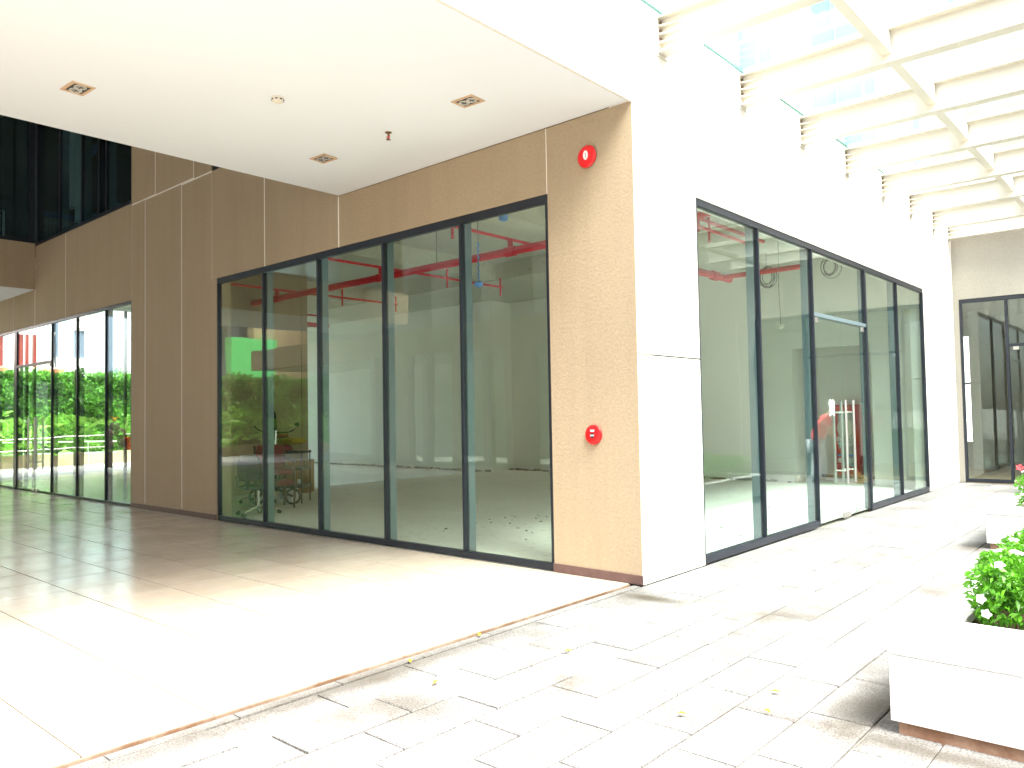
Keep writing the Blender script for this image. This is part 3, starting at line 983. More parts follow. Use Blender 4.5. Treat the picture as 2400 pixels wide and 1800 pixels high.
B(cx - .18, cx + .18, 11.756, 11.758, .765, .785).build('text_line', M['sign'], fc)
B(cx - .12, cx + .12, 11.756, 11.758, .725, .742).build('text_line', M['sign'], fc)

# ---- cardboard box, chairs, scooter, bundles
bx = thing('cardboard_box', 'tall brown cardboard box on the bare floor beside the chairs', 'box', (-10.6, 3.3, 0))
bo = MB()
bd, bp = Vector((-.62, .78, 0)).normalized(), Vector((.78, .62, 0)).normalized()
cb = Vector((-10.45, 3.35, .34))
bo.obox(cb, bp * .235, bd * .2, (0, 0, .34)).build('carton', M['card'], bx, bevel=.006)
MB().obox(cb + Vector((0, 0, .341)), bp * .03, bd * .2, (0, 0, .002)).obox(cb - bd * .201 + bp * .2 + Vector((0, 0, .18)), bp * .035, bd * .002, (0, 0, .16)).build('tape', M['tape'], bx)
MB().obox(cb - bd * .202 + bp * .05 - Vector((0, 0, .14)), bp * .05, bd * .002, (0, 0, .085)).build('label', M['paper'], bx)

def office_chair(name, label, loc, rot, high=False):
    t = thing(name, label, 'office chair', loc, 'office chairs in the bare room')
    old = t.location.copy()
    t.location = (0, 0, 0)
    for k in range(5):
        a = 2 * math.pi * k / 5 + .3
        c, s = math.cos(a), math.sin(a)
        leg = MB().tube([(c * .03, s * .03, .13), (c * .16, s * .16, .115), (c * .28, s * .28, .085), (c * .335, s * .335, .065)], [.028, .024, .02, .016], 8).build('base_leg', M['chrome'], t, smooth=True)
        mb = MB()
        for d in (-.02, .02):
            ctr = Vector((c * .335 - s * d, s * .335 + c * d, .032))
            mb.lathe(ctr, (-s, c, 0), [(-.011, .024), (-.009, .031), (.009, .031), (.011, .024)], 12)
        mb.build('caster', M['black'], leg, smooth=True)
    MB().tube([(0, 0, .07), (0, 0, .28), (0, 0, .281), (0, 0, .41)], [.028, .028, .02, .02], 12).build('gas_lift', M['chrome'], t, smooth=True)
    se = MB()
    n = 24
    prof = [(0, .55), (.015, .85), (.04, 1.0), (.065, .97), (.08, .8), (.085, .4)]
    for z, r in prof:
        for k in range(n):
            a = 2 * math.pi * k / n
            ce_, si_ = math.cos(a), math.sin(a)
            se.v.append((math.copysign(abs(ce_) ** .7, ce_) * .26 * r, math.copysign(abs(si_) ** .7, si_) * .25 * r, .41 + z))
    for i in range(len(prof) - 1):
        for k in range(n):
            a, b = i * n + k, i * n + (k + 1) % n
            se.f.append((a, b, b + n, a + n))
    se.f.append(tuple(range(n))[::-1]); se.f.append(tuple((len(prof) - 1) * n + k for k in range(n)))
    se.build('seat', M['blackfab'], t, smooth=True)
    for sx in (-1, 1):
        MB().tube([(sx * .2, .1, .43), (sx * .30, .13, .47), (sx * .31, .16, .62), (sx * .30, .12, .66), (sx * .30, -.12, .65), (sx * .30, -.16, .62), (sx * .26, -.08, .47), (sx * .2, -.05, .43)], .014, 8).build('armrest', M['black'], t, smooth=True)
    top = 1.68 if high else .98
    z0 = 1.0 if high else .56
    bk = MB()
    pts = [(-.2, z0), (-.235, z0 + .12), (-.24, top - .18), (-.2, top - .06), (-.12, top), (.12, top), (.2, top - .06), (.24, top - .18), (.235, z0 + .12), (.2, z0)]
    bk.prism([(x, .24 + (abs(x) * -.25) - .0, z) for x, z in pts], (0, .045, 0))
    bk.build('backrest', M['blackfab'], t, bevel=.012)
    if high:
        B(-.06, .06, .195, .245, top - .08, top - .045).build('hand_slot', M['grey'], t)
    MB().tube([(0, .12, .42), (0, .27, .46), (0, .29, .7), (0, .27, z0 + .15)], [.02, .022, .022, .018], 8).build('back_post', M['black'], t, smooth=True)
    t.location = old
    t.rotation_euler.z = rot
    return t
office_chair('office_chair', 'black swivel chair with chrome star base nearest the glass', (-7.66, .72, 0), R_(200))
office_chair('office_chair', 'high backed black office chair behind the chrome stem scooter', (-9.35, 1.75, 0), R_(-60), True)

def arm_chair(label, loc, rot, z=0):
    t = thing('arm_chair', label, 'arm chair', (0, 0, 0), 'brown arm chairs stacked together')
    for sx in (-1, 1):
        MB().tube([(sx * .26, -.25, 0), (sx * .27, -.22, .42), (sx * .27, -.20, .64)], .018, 8).build('leg', M['brownwood'], t, smooth=True)
        MB().tube([(sx * .25, .28, 0), (sx * .26, .22, .42), (sx * .26, .30, .9)], .018, 8).build('leg', M['brownwood'], t, smooth=True)
        MB().tube([(sx * .27, -.25, .65), (sx * .27, .25, .66)], .022, 8).build('armrest', M['brownwood'], t, smooth=True)
    B(-.25, .25, -.24, .22, .40, .49).build('seat', M['redfab'], t, bevel=.025)
    MB().obox((0, .29, .74), (.24, 0, 0), (0, .03, 0.008), (0, -.05, .17)).build('backrest', M['redfab'], t, bevel=.02)
    t.location = Vector(loc) + Vector((0, 0, z))
    t.rotation_euler.z = rot
    return t
arm_chair('lower brown arm chair with dark red cushion, bottom of its stack', (-8.35, 1.45, 0), R_(75))
arm_chair('upper brown arm chair with dark red cushion, top of its stack', (-8.38, 1.47, 0), R_(78), .17)

sk = thing('folding_scooter', 'black folding scooter with chrome stem and wide handlebar beside stacked chairs', 'scooter', (-8.7, 1.75, 0))
def SP(u, v, z):   # u across the view, v away from it
    return (-8.72 + .75 * u - .66 * v, 1.7 + .66 * u + .75 * v, z)
MB().tube([SP(0, 0, .25), SP(-.02, 0, 1.0), SP(0, 0, 1.02)], .02, 8).build('steering_column', M['black'], sk, smooth=True)
MB().tube([SP(-.02, 0, .98), SP(.0, 0, 1.34)], .024, 10).build('stem', M['chrome'], sk, smooth=True)
MB().tube([SP(-.40, .05, 1.42), SP(-.34, .03, 1.36), SP(-.2, 0, 1.3), SP(0, 0, 1.3), SP(.2, 0, 1.295), SP(.30, .02, 1.33), SP(.36, .04, 1.42)], .013, 8).build('handlebar', M['black'], sk, smooth=True)
for u, a in ((-.13, 1.45), (.38, 1.44)):
    MB().lathe(SP(u, .02, a), SP(1, .1, 0), [(-.05, .02), (-.04, .035), (.03, .038), (.05, .02)], 12).build('grip', M['black'], sk, smooth=True)
    MB().tube([SP(u, .02, a - .02), SP(u * .6, 0, 1.31)], .008, 6).build('brake_lever', M['chrome'], sk)
for u in (-.35, .3):
    w_ = MB()
    ring = [SP(u + .13 * math.cos(a), 0, .15 + .13 * math.sin(a)) for a in [2 * math.pi * i / 18 for i in range(19)]]
    w_.tube(ring, .022, 8, cap=False)
    w_.build('wheel', M['black'], sk, smooth=True)
MB().tube([SP(-.35, 0, .15), SP(-.1, 0, .3), SP(.0, 0, .3), SP(.3, 0, .15)], .025, 8).build('frame_tube', M['black'], sk, smooth=True)
def bundle(c, sx, sy, sz, mat, label):
    me = MB()
    n1, n2 = 10, 7
    rr = random.Random(int(c[2] * 1000))
    for j in range(n2 + 1):
        for i in range(n1):
            a, b = 2 * math.pi * i / n1, -math.pi / 2 + math.pi * j / n2
            k = 1 + rr.uniform(-.1, .1)
            px = math.copysign(abs(math.cos(b) * math.cos(a)) ** .6, math.cos(a)) * sx * k
            py = math.copysign(abs(math.cos(b) * math.sin(a)) ** .6, math.sin(a)) * sy * k
            me.v.append((c[0] + px, c[1] + py, c[2] + math.copysign(abs(math.sin(b)) ** .6, math.sin(b)) * sz))
    for j in range(n2):
        for i in range(n1):
            a, b = j * n1 + i, j * n1 + (i + 1) % n1
            me.f.append((a, b, b + n1, a + n1))
    tag(me.build('cloth_bundle', M[mat], smooth=True), label, 'bundle', 'cloth bundles piled on the trolley')
tl = thing('trolley', 'low black trolley under the piled cloth bundles', 'trolley', (-9.0, 2.0, 0))
for z in (.3, .62, .92):
    MB().obox((-9.0, 2.05, z), (.32, .28, 0), (-.2, .23, 0), (0, 0, .014)).build('shelf', M['black'], tl)
for a in (-1, 1):
    for b in (-1, 1):
        MB().tube([(-9.0 + .3 * a - .18 * b, 2.05 + .26 * a + .21 * b, 0), (-9.0 + .3 * a - .18 * b, 2.05 + .26 * a + .21 * b, .95)], .014, 6).build('leg', M['black'], tl)
bundle((-9.1, 1.95, 1.005), .34, .2, .07, 'redfab', 'dark red folded cloth bundle at the bottom of the pile')
bundle((-8.85, 2.1, 1.13), .28, .2, .06, 'yellowfab', 'mustard cloth bundle in the middle of the pile')
bundle((-9.15, 1.95, 1.245), .26, .18, .06, 'redfab', 'smaller dark red bundle at the top of the pile')
for k, (u, lab) in enumerate(((0, 'white paper carton under the stacked arm chairs'), (.28, 'white paper carton between chair legs and cardboard box'))):
    pb = thing('paper_carton', lab, 'carton', (-8.9 - u * .9, 2.0 + u * .9, 0))
    c0 = Vector((-8.9 - u * .9, 2.0 + u * .9, .15))
    MB().obox(c0, (.1, .09, 0), (-.06, .07, 0), (0, 0, .15)).build('carton', M['paper'], pb, bevel=.004)
    MB().obox(c0 - Vector((-.062, .072, .02)), (.05, .045, 0), (.002, -.002, 0), (0, 0, .05)).build('label', M['bluewall'], pb)

# ================================================================== CEILING FITTINGS
CZ = 4.416
def downlight(x, y, rot, label):
    t = thing('ceiling_light', label, 'downlight', (0, 0, 0), 'twin lamp downlights in the white ceiling')
    L, W_ = .125, .095
    fr = MB()
    for a, b, c, d in ((-L, L, -W_, -W_ + .028), (-L, L, W_ - .028, W_), (-L, -L + .028, -W_ + .028, W_ - .028), (L - .028, L, -W_ + .028, W_ - .028)):
        fr.box(a, b, c, d, -.008, -.0005)
    fr.build('trim_frame', M['trim'], t)
    B(-L + .02, L - .02, -W_ + .02, W_ - .02, -.003, -.001).build('dark_recess', M['black'], t)
    for s in (-1, 1):
        lamp = MB().lathe((s * .047, 0, -.003), (0, 0, -1), [(0, .05), (.006, .052), (.008, .047), (.006, .044)], 20).build('lamp', M['stain'], t, smooth=True)
        for i in (-1, 0, 1):
            for j in (-1, 0, 1):
                if i * j == 0:
                    B(s * .047 + i * .018 - .006, s * .047 + i * .018 + .006, j * .02 - .006, j * .02 + .006, -.0125, -.0095).build('louvre', M['black'], lamp)
    t.location = (x, y, CZ)
    t.rotation_euler.z = rot
    return t
downlight(-3.32, -3.536, R_(3), 'twin lamp downlight at the left, alone in the white ceiling')
downlight(-1.10, -1.02, R_(3), 'twin lamp downlight near the corner beside the fire bell wall')
d3 = downlight(-3.347, -1.01, R_(3), 'crooked twin lamp downlight between sprinkler and ceiling edge')
d3.rotation_euler.x = R_(-2.5)
d3.location.z -= .006
sd_ = thing('smoke_detector', 'white smoke detector mounted flush on the white portico ceiling', 'smoke detector', (-2.263, -2.255, CZ))
MB().lathe((-2.263, -2.255, CZ), (0, 0, -1), [(0.0005, .052), (.012, .056), (.03, .054), (.045, .04), (.052, .022)], 24).build('body', M['ivoryp'], sd_, smooth=True)
for k in range(8):
    a = k * math.pi / 4
    MB().obox((-2.263 + .0515 * math.cos(a), -2.255 + .0515 * math.sin(a), CZ - .028), (.004 * math.cos(a), .004 * math.sin(a), 0), (-.012 * math.sin(a), .012 * math.cos(a), 0), (0, 0, .005)).build('slot', M['black'], sd_)
ps = thing('ceiling_sprinkler', 'small bronze sprinkler head hanging from the white portico ceiling', 'sprinkler', (-2.234, -1.014, CZ))
MB().lathe((-2.234, -1.014, CZ), (0, 0, -1), [(0.0005, .036), (.006, .034), (.007, .01), (.03, .009)], 16).build('rosette', M['bronze'], ps, smooth=True)
MB().tube([(-2.25, -1.014, CZ - .03), (-2.258, -1.014, CZ - .05), (-2.236, -1.014, CZ - .07)], .004, 5).tube([(-2.218, -1.014, CZ - .03), (-2.21, -1.014, CZ - .05), (-2.232, -1.014, CZ - .07)], .004, 5).tube([(-2.234, -1.014, CZ - .028), (-2.234, -1.014, CZ - .07)], .006, 6).build('bulb', M['redpipe'], ps)
MB().lathe((-2.234, -1.014, CZ - .07), (0, 0, -1), [(0, .012), (.003, .024), (.006, .024)], 12).build('deflector', M['bronze'], ps)

bl = thing('fire_bell', 'round red fire alarm bell high on the beige pillar', 'fire bell', (-.50, 0, 4.0))
MB().lathe((-.50, -.0005, 4.0), (0, -1, 0), [(0, .05), (.008, .09), (.014, .104), (.024, .108), (.034, .1), (.040, .085), (.043, .06), (.044, .03)], 32).build('gong', M['red'], bl, smooth=True)
MB().add([(-.50 + .028 * math.cos(a), -.0465, 4.008 + .045 * math.sin(a)) for a in [2 * math.pi * k / 20 for k in range(20)]] + [(-.50 + .028 * math.cos(a), -.042, 4.008 + .045 * math.sin(a)) for a in [2 * math.pi * k / 20 for k in range(20)]],
         [tuple(range(20)), tuple(range(39, 19, -1))] + [(k, k + 20, (k + 1) % 20 + 20, (k + 1) % 20) for k in range(20)]).build('badge', M['sign'], bl)
MB().tube([(-.506, -.0475, 4.03), (-.494, -.0475, 4.026), (-.503, -.0475, 4.008), (-.495, -.0475, 3.99)], .0025, 5).tube([(-.508, -.0475, 3.982), (-.492, -.0475, 3.982)], .002, 5).build('badge_print', M['wire'], bl)
cp = thing('fire_call_point', 'round red manual fire alarm call point low on the beige pillar', 'call point', (-.497, 0, 1.345))
MB().lathe((-.497, -.0005, 1.345), (0, -1, 0), [(0, .09), (.016, .094), (.024, .09), (.03, .07), (.032, .055)], 32).build('housing', M['red'], cp, smooth=True)
MB().lathe((-.497, -.033, 1.338), (0, -1, 0), [(0, .024), (.004, .024)], 18).build('press_pane', M['black'], cp)
B(-.514, -.480, -.042, -.0375, 1.333, 1.345).build('press_bar', M['sign'], cp)
MB().prism([(-.522, -.034, 1.392), (-.472, -.034, 1.392), (-.480, -.034, 1.374), (-.514, -.034, 1.374)], (0, -.003, 0)).build('print', M['sign'], cp)

# ================================================================== GLASS CANOPY
cn = thing('glass_canopy', 'cream steel beam canopy with clear glass roof above the courtyard', 'canopy', (2.4, 6, 5.02))
BY = [-2.95, -1.2, .555, 2.345, 4.115, 5.83, 7.58, 9.2, 10.8, 12.02]
XE = 4.74
for y in BY:
    bm_ = MB().box(.012, XE, y - .08, y + .08, 5.02, 5.034).box(.012, XE, y - .08, y + .08, 5.356, 5.37).box(.012, XE, y - .006, y + .006, 5.034, 5.356)
    b = bm_.build('beam', M['ivory'], cn)
    B(.001, .012, y - .11, y + .11, 4.985, 5.40).build('end_plate', M['ivory'], b, bevel=.002)
    if y > 0:
        for z in (5.115, 5.195, 5.275):
            MB().prism([(.0125, y - .079, z), (.0125, y - .007, z), (.24, y - .007, z), (.20, y - .03, z)], (0, 0, .008)).build('stiffener', M['ivory'], b)
        mb = MB()
        for z in (5.155, 5.235, 5.315):
            mb.lathe((.0125, y - .045, z), (1, 0, 0), [(0, .016), (.014, .016), (.015, .009), (.024, .009)], 8)
        mb.build('bolt', M['rust'], b)
        B(0.0004, .0012, y - .05, y + .10, 4.80, 4.985).build('rust_streak', M['cream'], b)
for i in range(len(BY) - 1):
    a, b = BY[i] + .008, BY[i + 1] - .008
    p = MB().box(1.50, 1.60, a, b, 5.13, 5.335).build('purlin', M['ivory'], cn)
    MB().tube([(4.04, a, 5.10), (4.04, b, 5.10)], .07, 12).build('tie_pipe', M['ivory'], cn, smooth=True)
    for x0, x1 in ((.06, 1.535), (1.565, 3.2), (3.23, 4.9)):
        gp = B(x0, x1, BY[i] + .01, BY[i + 1] - .01, 5.382, 5.394).build('glass_panel', M['rglass'], cn)
        if x0 < 1:
            B(x0 - .012, x0 - .0005, BY[i] + .01, BY[i + 1] - .01, 5.372, 5.40).build('glass_edge', M['gedge'], gp)

# ================================================================== PLANTERS
def leaf_shell(n, x0, x1, y0, y1, z0, z1, r=0.12, inner=0.25):
    """points near the surface of a rounded box with lumps"""
    P, N = [], []
    ctr = np.array([(x0 + x1) / 2, (y0 + y1) / 2, (z0 + z1) / 2])
    hx, hy, hz = (x1 - x0) / 2, (y1 - y0) / 2, (z1 - z0) / 2
    areas = np.array([hy * hz, hy * hz, hx * hz, hx * hz, hx * hy * 1.2])
    pick = RNG.choice(5, n, p=areas / areas.sum())
    u, v = RNG.uniform(-1, 1, n), RNG.uniform(-1, 1, n)
    q = np.zeros((n, 3))
    nn = np.zeros((n, 3))
    for k, (ax, sg) in enumerate(((0, -1), (0, 1), (1, -1), (1, 1), (2, 1))):
        m = pick == k
        o = [a for a in (0, 1, 2) if a != ax]
        q[m, ax] = sg
        q[m, o[0]] = u[m]
        q[m, o[1]] = v[m]
        nn[m, ax] = sg
    h = np.array([hx, hy, hz])
    X = q * h
    core = np.clip(X, -(h - r), h - r)
    d = X - core
    ln = np.linalg.norm(d, axis=1)[:, None] + 1e-9
    X = core + d / ln * np.minimum(r, ln)
    nn = np.where(ln > 1e-6, d / ln, nn)
    lump = np.sin(X[:, 0] * 9 + 1) * np.sin(X[:, 1] * 7 + 2) * .5 + np.sin(X[:, 0] * 23) * np.sin(X[:, 1] * 19 + X[:, 2] * 21) * .5
    X += nn * (lump * 0.055)[:, None]
    X -= nn * (RNG.random(n)[:, None] ** 2 * inner)
    return X + ctr, nn

def flower_mesh(mat, size=.03):
    mb = MB()
    for k in range(5):
        a = 2 * math.pi * k / 5
        c, s = math.cos(a), math.sin(a)
        mb.add([(0, 0, 0), (size * (c * .7 - s * .42), size * (s * .7 + c * .42), size * .25), (size * 1.1 * c, size * 1.1 * s, size * .1), (size * (c * .7 + s * .42), size * (s * .7 - c * .42), size * .25)], [(0, 1, 2, 3)])
    me = bpy.data.meshes.new('flower')
    me.from_pydata(mb.v, [], mb.f)
    me.materials.append(M[mat])
    return me
FW_ = flower_mesh('petal', .026)
FR_ = flower_mesh('redpetal', .04)

def planter(x0, x1, y0, y1, h, rim, front, label):
    t = thing('planter', label, 'planter', ((x0 + x1) / 2, (y0 + y1) / 2, -.03), 'white planters in the courtyard')
    B(x0 + .03, x1, y0 + .018, y1 - .03, -.035, .05).build('plinth', M['plinth'], t)
    wl = MB()
    wl.box(x0, x0 + rim - .02, y0, y1, .05, h - .045).box(x1 - rim, x1, y0, y1, .05, h - .045)
    wl.box(x0 + rim - .02, x1 - rim, y0, y0 + front - .02, .05, h - .045).box(x0 + rim - .02, x1 - rim, y1 - rim, y1, .05, h - .045)
    wl.build('wall', M['planter'], t)
    cp_ = MB()
    e = .004
    cp_.box(x0 - e, x0 + rim, y0 - e, y1 + e, h - .042, h).box(x1 - rim, x1 + e, y0 - e, y1 + e, h - .042, h)
    cp_.box(x0 + rim, x1 - rim, y0 - e, y0 + front, h - .042, h).box(x0 + rim, x1 - rim, y1 - rim, y1 + e, h - .042, h)
    cp_.build('coping', M['planter'], t)
    B(x0 + rim - .02, x1 - rim, y0 + front - .02, y1 - rim, .055, h - .07).build('soil', M['soil'], t)
    return t
def bush(x0, x1, y0, y1, z0, z1, n, L, label, nf, fm, side=True):
    t = thing('flowering_bush', label, 'bush', ((x0 + x1) / 2, (y0 + y1) / 2, z0), 'flowering bushes in the white planters')
    P, N = leaf_shell(n, x0, x1, y0, y1, z0, z1)
    ls = L * RNG.uniform(.6, 1.35, n)
    tag(leaf_mesh('foliage', P, N, ls, .24, M['leaf'], t), kind='stuff')
    tw = MB()
    for k in range(int(20 + (x1 - x0) * (y1 - y0) * 14)):
        x, y = random.uniform(x0 + .06, x1 - .06), random.uniform(y0 + .2, y1 - .06)
        tw.tube([(x, y, z0 - .06), (x + random.uniform(-.08, .08), y + random.uniform(-.08, .08), z1 - .12)], .006, 4)
    tag(tw.build('stems', M['twig'], t), kind='stuff')
    P, N = leaf_shell(nf, x0, x1, y0, y1, z0 + .08, z1, inner=0)
    for p, n_ in zip(P, N):
        o = bpy.data.objects.new('flower', fm)
        COL.objects.link(o)
        o.parent = t
        o.location = Vector(p + n_ * .035) - t.location
        o.rotation_euler = (Vector(n_) + Vector((.15, -.3, .45))).to_track_quat('Z', 'Y').to_euler()
    return t
planter(2.635, 4.9, -2.0, 2.1, .41, .185, .65, 'nearest white planter with stained foot at the lower right')
bush(2.85, 4.7, -1.33, 1.75, .36, .735, 52000, .043, 'leafy green bush with white flowers in the nearest planter', 150, FW_)
planter(1.985, 4.6, 3.85, 7.4, .41, .18, .5, 'second white planter behind the flowering bush')
bush(2.16, 4.4, 4.4, 7.2, .38, .76, 14000, .042, 'trimmed bush with a red flower in the second planter', 10, FW_)
rf = bpy.data.objects.new('flower', FR_)
COL.objects.link(rf)
rf.location = (2.235, 4.42, .845)
rf.rotation_euler = (R_(60), 0, R_(20))
b2 = [o for o in bpy.data.objects if o.name.startswith('flowering_bush') and o.location.y > 4][0]
rf.location = Vector(rf.location) - b2.location
rf.parent = b2

# fallen leaves
for k, (x, y, lab) in enumerate(((-.06, -2.05, 'yellow leaf in the tile edge gap'), (.0, -2.75, 'yellow leaf nearest the tile edge strip'), (.42, -2.92, 'yellow leaf beside the raised paver'),
                               (1.76, -2.45, 'yellow leaf midway across the paving'), (2.08, -2.15, 'yellow leaf left of the planter corner'), (.66, -1.97, 'yellow leaf near the pillar foot paving'),
                               (2.0, -1.85, 'yellow leaf close to the planter stain'), (2.28, -3.2, 'yellow leaf at the bottom edge of the paving'))):
    a = random.uniform(0, 6)
    c, s = math.cos(a), math.sin(a)
    L = .032
    mb = MB().add([(x - c * L, y - s * L, .004), (x - s * L * .45, y + c * L * .45, .016), (x + c * L, y + s * L, .008), (x + s * L * .45, y - c * L * .45, .014)], [(0, 1, 2), (0, 2, 3)])
    tag(mb.build('fallen_leaf', M['yleaf']), lab, 'leaf', 'fallen yellow leaves on the paving')

# ================================================================== PERSON (out of frame, seen in the glass)
def person(loc, face):
    t = thing('person', 'person in red shirt, grey trousers and cap, leaning while sweeping beside the glass doors', 'person', loc)
    f = Vector(face).normalized()
    r = Vector((f.y, -f.x, 0))
    P = lambda a, b, z: f * a + r * b + Vector((0, 0, z))
    def skin(name, mat, joints, edges, root=0):
        me = bpy.data.meshes.new(name)
        me.from_pydata([tuple(j[0]) for j in joints], edges, [])
        me.materials.append(M[mat])
        o = bpy.data.objects.new(name, me)
        COL.objects.link(o)
        o.parent = t
        md = o.modifiers.new('skin', 'SKIN')
        for v, j in zip(me.skin_vertices[0].data, joints):
            v.radius = j[1]
        me.skin_vertices[0].data[root].use_root = True
        md.use_smooth_shade = True
        o.modifiers.new('sub', 'SUBSURF').render_levels = 2
        return o
    # continuous body: pelvis, spine, neck, head, arms with hands
    J = [(P(0, 0, .92), (.13, .11)), (P(.05, 0, 1.12), (.13, .10)), (P(.16, 0, 1.33), (.14, .1)), (P(.25, 0, 1.43), (.06, .06)), (P(.30, 0, 1.49), (.055, .06)),
         (P(.36, 0, 1.56), (.085, .095)), (P(.38, 0, 1.63), (.075, .085)),
         (P(.18, .19, 1.34), (.055, .055)), (P(.20, .25, 1.10), (.042, .042)), (P(.36, .12, .93), (.033, .033)), (P(.42, .09, .88), (.03, .04)),
         (P(.18, -.19, 1.34), (.055, .055)), (P(.22, -.24, 1.12), (.042, .042)), (P(.38, -.08, .98), (.033, .033)), (P(.44, -.05, .94), (.03, .04)),
         (P(0, .1, .85), (.095, .1)), (P(.03, .12, .48), (.062, .065)), (P(-.02, .13, .09), (.042, .045)), (P(.14, .15, .04), (.035, .03)),
         (P(0, -.1, .85), (.095, .1)), (P(.08, -.12, .48), (.062, .065)), (P(.05, -.13, .09), (.042, .045)), (P(.2, -.15, .04), (.035, .03))]
    E_ = [(0, 1), (1, 2), (2, 3), (3, 4), (4, 5), (5, 6), (2, 7), (7, 8), (8, 9), (9, 10), (2, 11), (11, 12), (12, 13), (13, 14), (0, 15), (15, 16), (16, 17), (17, 18), (0, 19), (19, 20), (20, 21), (21, 22)]
    skin('body', 'skin', J, E_)
    k = 1.16
    S_ = [(P(.0, 0, .84), (.185, .165)), (J[1][0], (.18, .15)), (J[2][0], (.2, .15)), (J[3][0] - f * .03 - Vector((0, 0, .04)), (.1, .09)),
          (J[7][0], (.095, .09)), (J[8][0] + Vector((0, 0, .06)), (.082, .08)), (J[11][0], (.095, .09)), (J[12][0] + Vector((0, 0, .06)), (.082, .08))]
    skin('shirt', 'shirt', S_, [(0, 1), (1, 2), (2, 3), (2, 4), (4, 5), (2, 6), (6, 7)])
    T_ = [(P(0, 0, .82), (.165, .145)), (J[15][0] - Vector((0, 0, .05)), (.13, .13)), (J[16][0], (.105, .105)), (J[17][0] + Vector((0, 0, -.02)), (.095, .1)), (J[19][0] - Vector((0, 0, .05)), (.13, .13)), (J[20][0], (.105, .105)), (J[21][0] + Vector((0, 0, -.02)), (.095, .1))]
    skin('trousers', 'trousers', T_, [(0, 1), (1, 2), (2, 3), (0, 4), (4, 5), (5, 6)])
    h = P(.37, 0, 1.62)
    cpm = MB().lathe(h, f * .15 + Vector((0, 0, 1)), [(0, .1), (.03, .104), (.08, .085), (.1, .05), (.105, .01)], 20)
    cpm.prism([h + P(.08, -.08, 0), h + P(.2, -.05, -.03), h + P(.2, .05, -.03), h + P(.08, .08, 0)], (0, 0, .012))
    o = cpm.build('cap', M['cap'], None, smooth=True, loc=(0, 0, 0))
    o.parent = t
    for q in (17, 21):
        fm = J[q][0]
        mb = MB().obox(Vector((fm.x, fm.y, .04)) + f * .07, f * .14, r * .048, (0, 0, .04))
        o = mb.build('shoe', M['black'], None, bevel=.02, loc=(0, 0, 0))
        o.parent = t
    for q, sgn in ((10, 1), (14, -1)):
        b0 = J[q][0]
        mb = MB()
        for i in range(4):
            off = r * ((i - 1.5) * .017)
            mb.tube([b0 + off, b0 + off + f * .035 - Vector((0, 0, .025)), b0 + off + f * .03 - Vector((0, 0, .055)), b0 + off + f * .008 - Vector((0, 0, .06))], [.01, .0095, .009, .007], 6)
        mb.tube([b0 - f * .01 + r * (-.03 * sgn), b0 + f * .012 + r * (-.045 * sgn) - Vector((0, 0, .03)), b0 + f * .02 + r * (-.03 * sgn) - Vector((0, 0, .05))], [.011, .01, .008], 6)
        o = mb.build('fingers', M['skin'], None, smooth=True, loc=(0, 0, 0))
        o.parent = t
    return t, P, Vector(loc)
pp, PP, PL_ = person((2.22, 10.5, -.008), (-.86, .5, 0))
br = thing('broom', 'broom with teal handle held by the person in red', 'broom', (2.0, 10.8, -.01))
a, b = PL_ + PP(.34, .02, 1.08), PL_ + PP(.75, .1, .28)
MB().tube([a, b], .017, 8).build('handle', M['teal'], br, smooth=True)
MB().tube([b, b + (b - a).normalized() * .1, PL_ + PP(.88, .1, .01)], [.03, .06, .14], 10).build('bristles', M['straw'], br, smooth=True)
dp = thing('dustpan', 'brown straw dustpan on the paving behind the person', 'dustpan', tuple(PL_ + PP(-.34, .1, 0)))
c = PL_ + PP(-.34, .1, 0)
MB().lathe(c + Vector((0, 0, .002)), (0, 0, 1), [(0, .13), (.05, .12), (.13, .07), (.17, .03)], 14).build('pan', M['brownwood'], dp, smooth=True)
MB().tube([c + Vector((0, 0, .19)), c + Vector((0.05, 0, .62))], .012, 6).build('handle', M['brownwood'], dp, smooth=True)

# ================================================================== SURROUNDINGS SEEN IN REFLECTIONS
lw = tag(B(-27.6, -27.2, -22, 16, -.2, .42).build('low_wall', M['beige'], bevel=.01), 'long low beige planter wall in front of the tall hedge', 'wall')
n = 60000
Pn = np.stack([-28.1 + RNG.normal(0, .12, n), RNG.uniform(-22, 16, n), RNG.uniform(.42, 3.42, n)], 1)
Pn[:, 0] += .28 * np.sin(Pn[:, 1] * 2.3 + 1) * np.sin(Pn[:, 2] * 3.1) + .12 * np.sin(Pn[:, 1] * 7) * np.sin(Pn[:, 2] * 8 + 2)
top = RNG.random(n) < .12
Pn[top, 2] = 3.4 + .12 * np.sin(Pn[top, 1] * 3) + RNG.normal(0, .07, top.sum())
Pn[top, 0] = -28.5 + RNG.uniform(-.5, .5, top.sum())
Nn = np.tile([1.0, 0, .3], (n, 1))
hd = thing('hedge', 'tall clipped green hedge behind the low wall past the far shop', 'hedge', (-28.3, -3, .3))
tag(leaf_mesh('foliage', Pn, Nn, .17 * RNG.uniform(.6, 1.3, n), .3, M['hleaf'], hd), kind='stuff')
B(-28.75, -28.25, -22, 16, .3, 3.3).build('branch_core', simple('dark_hedge_core', (.02, .05, .01), .9), hd)
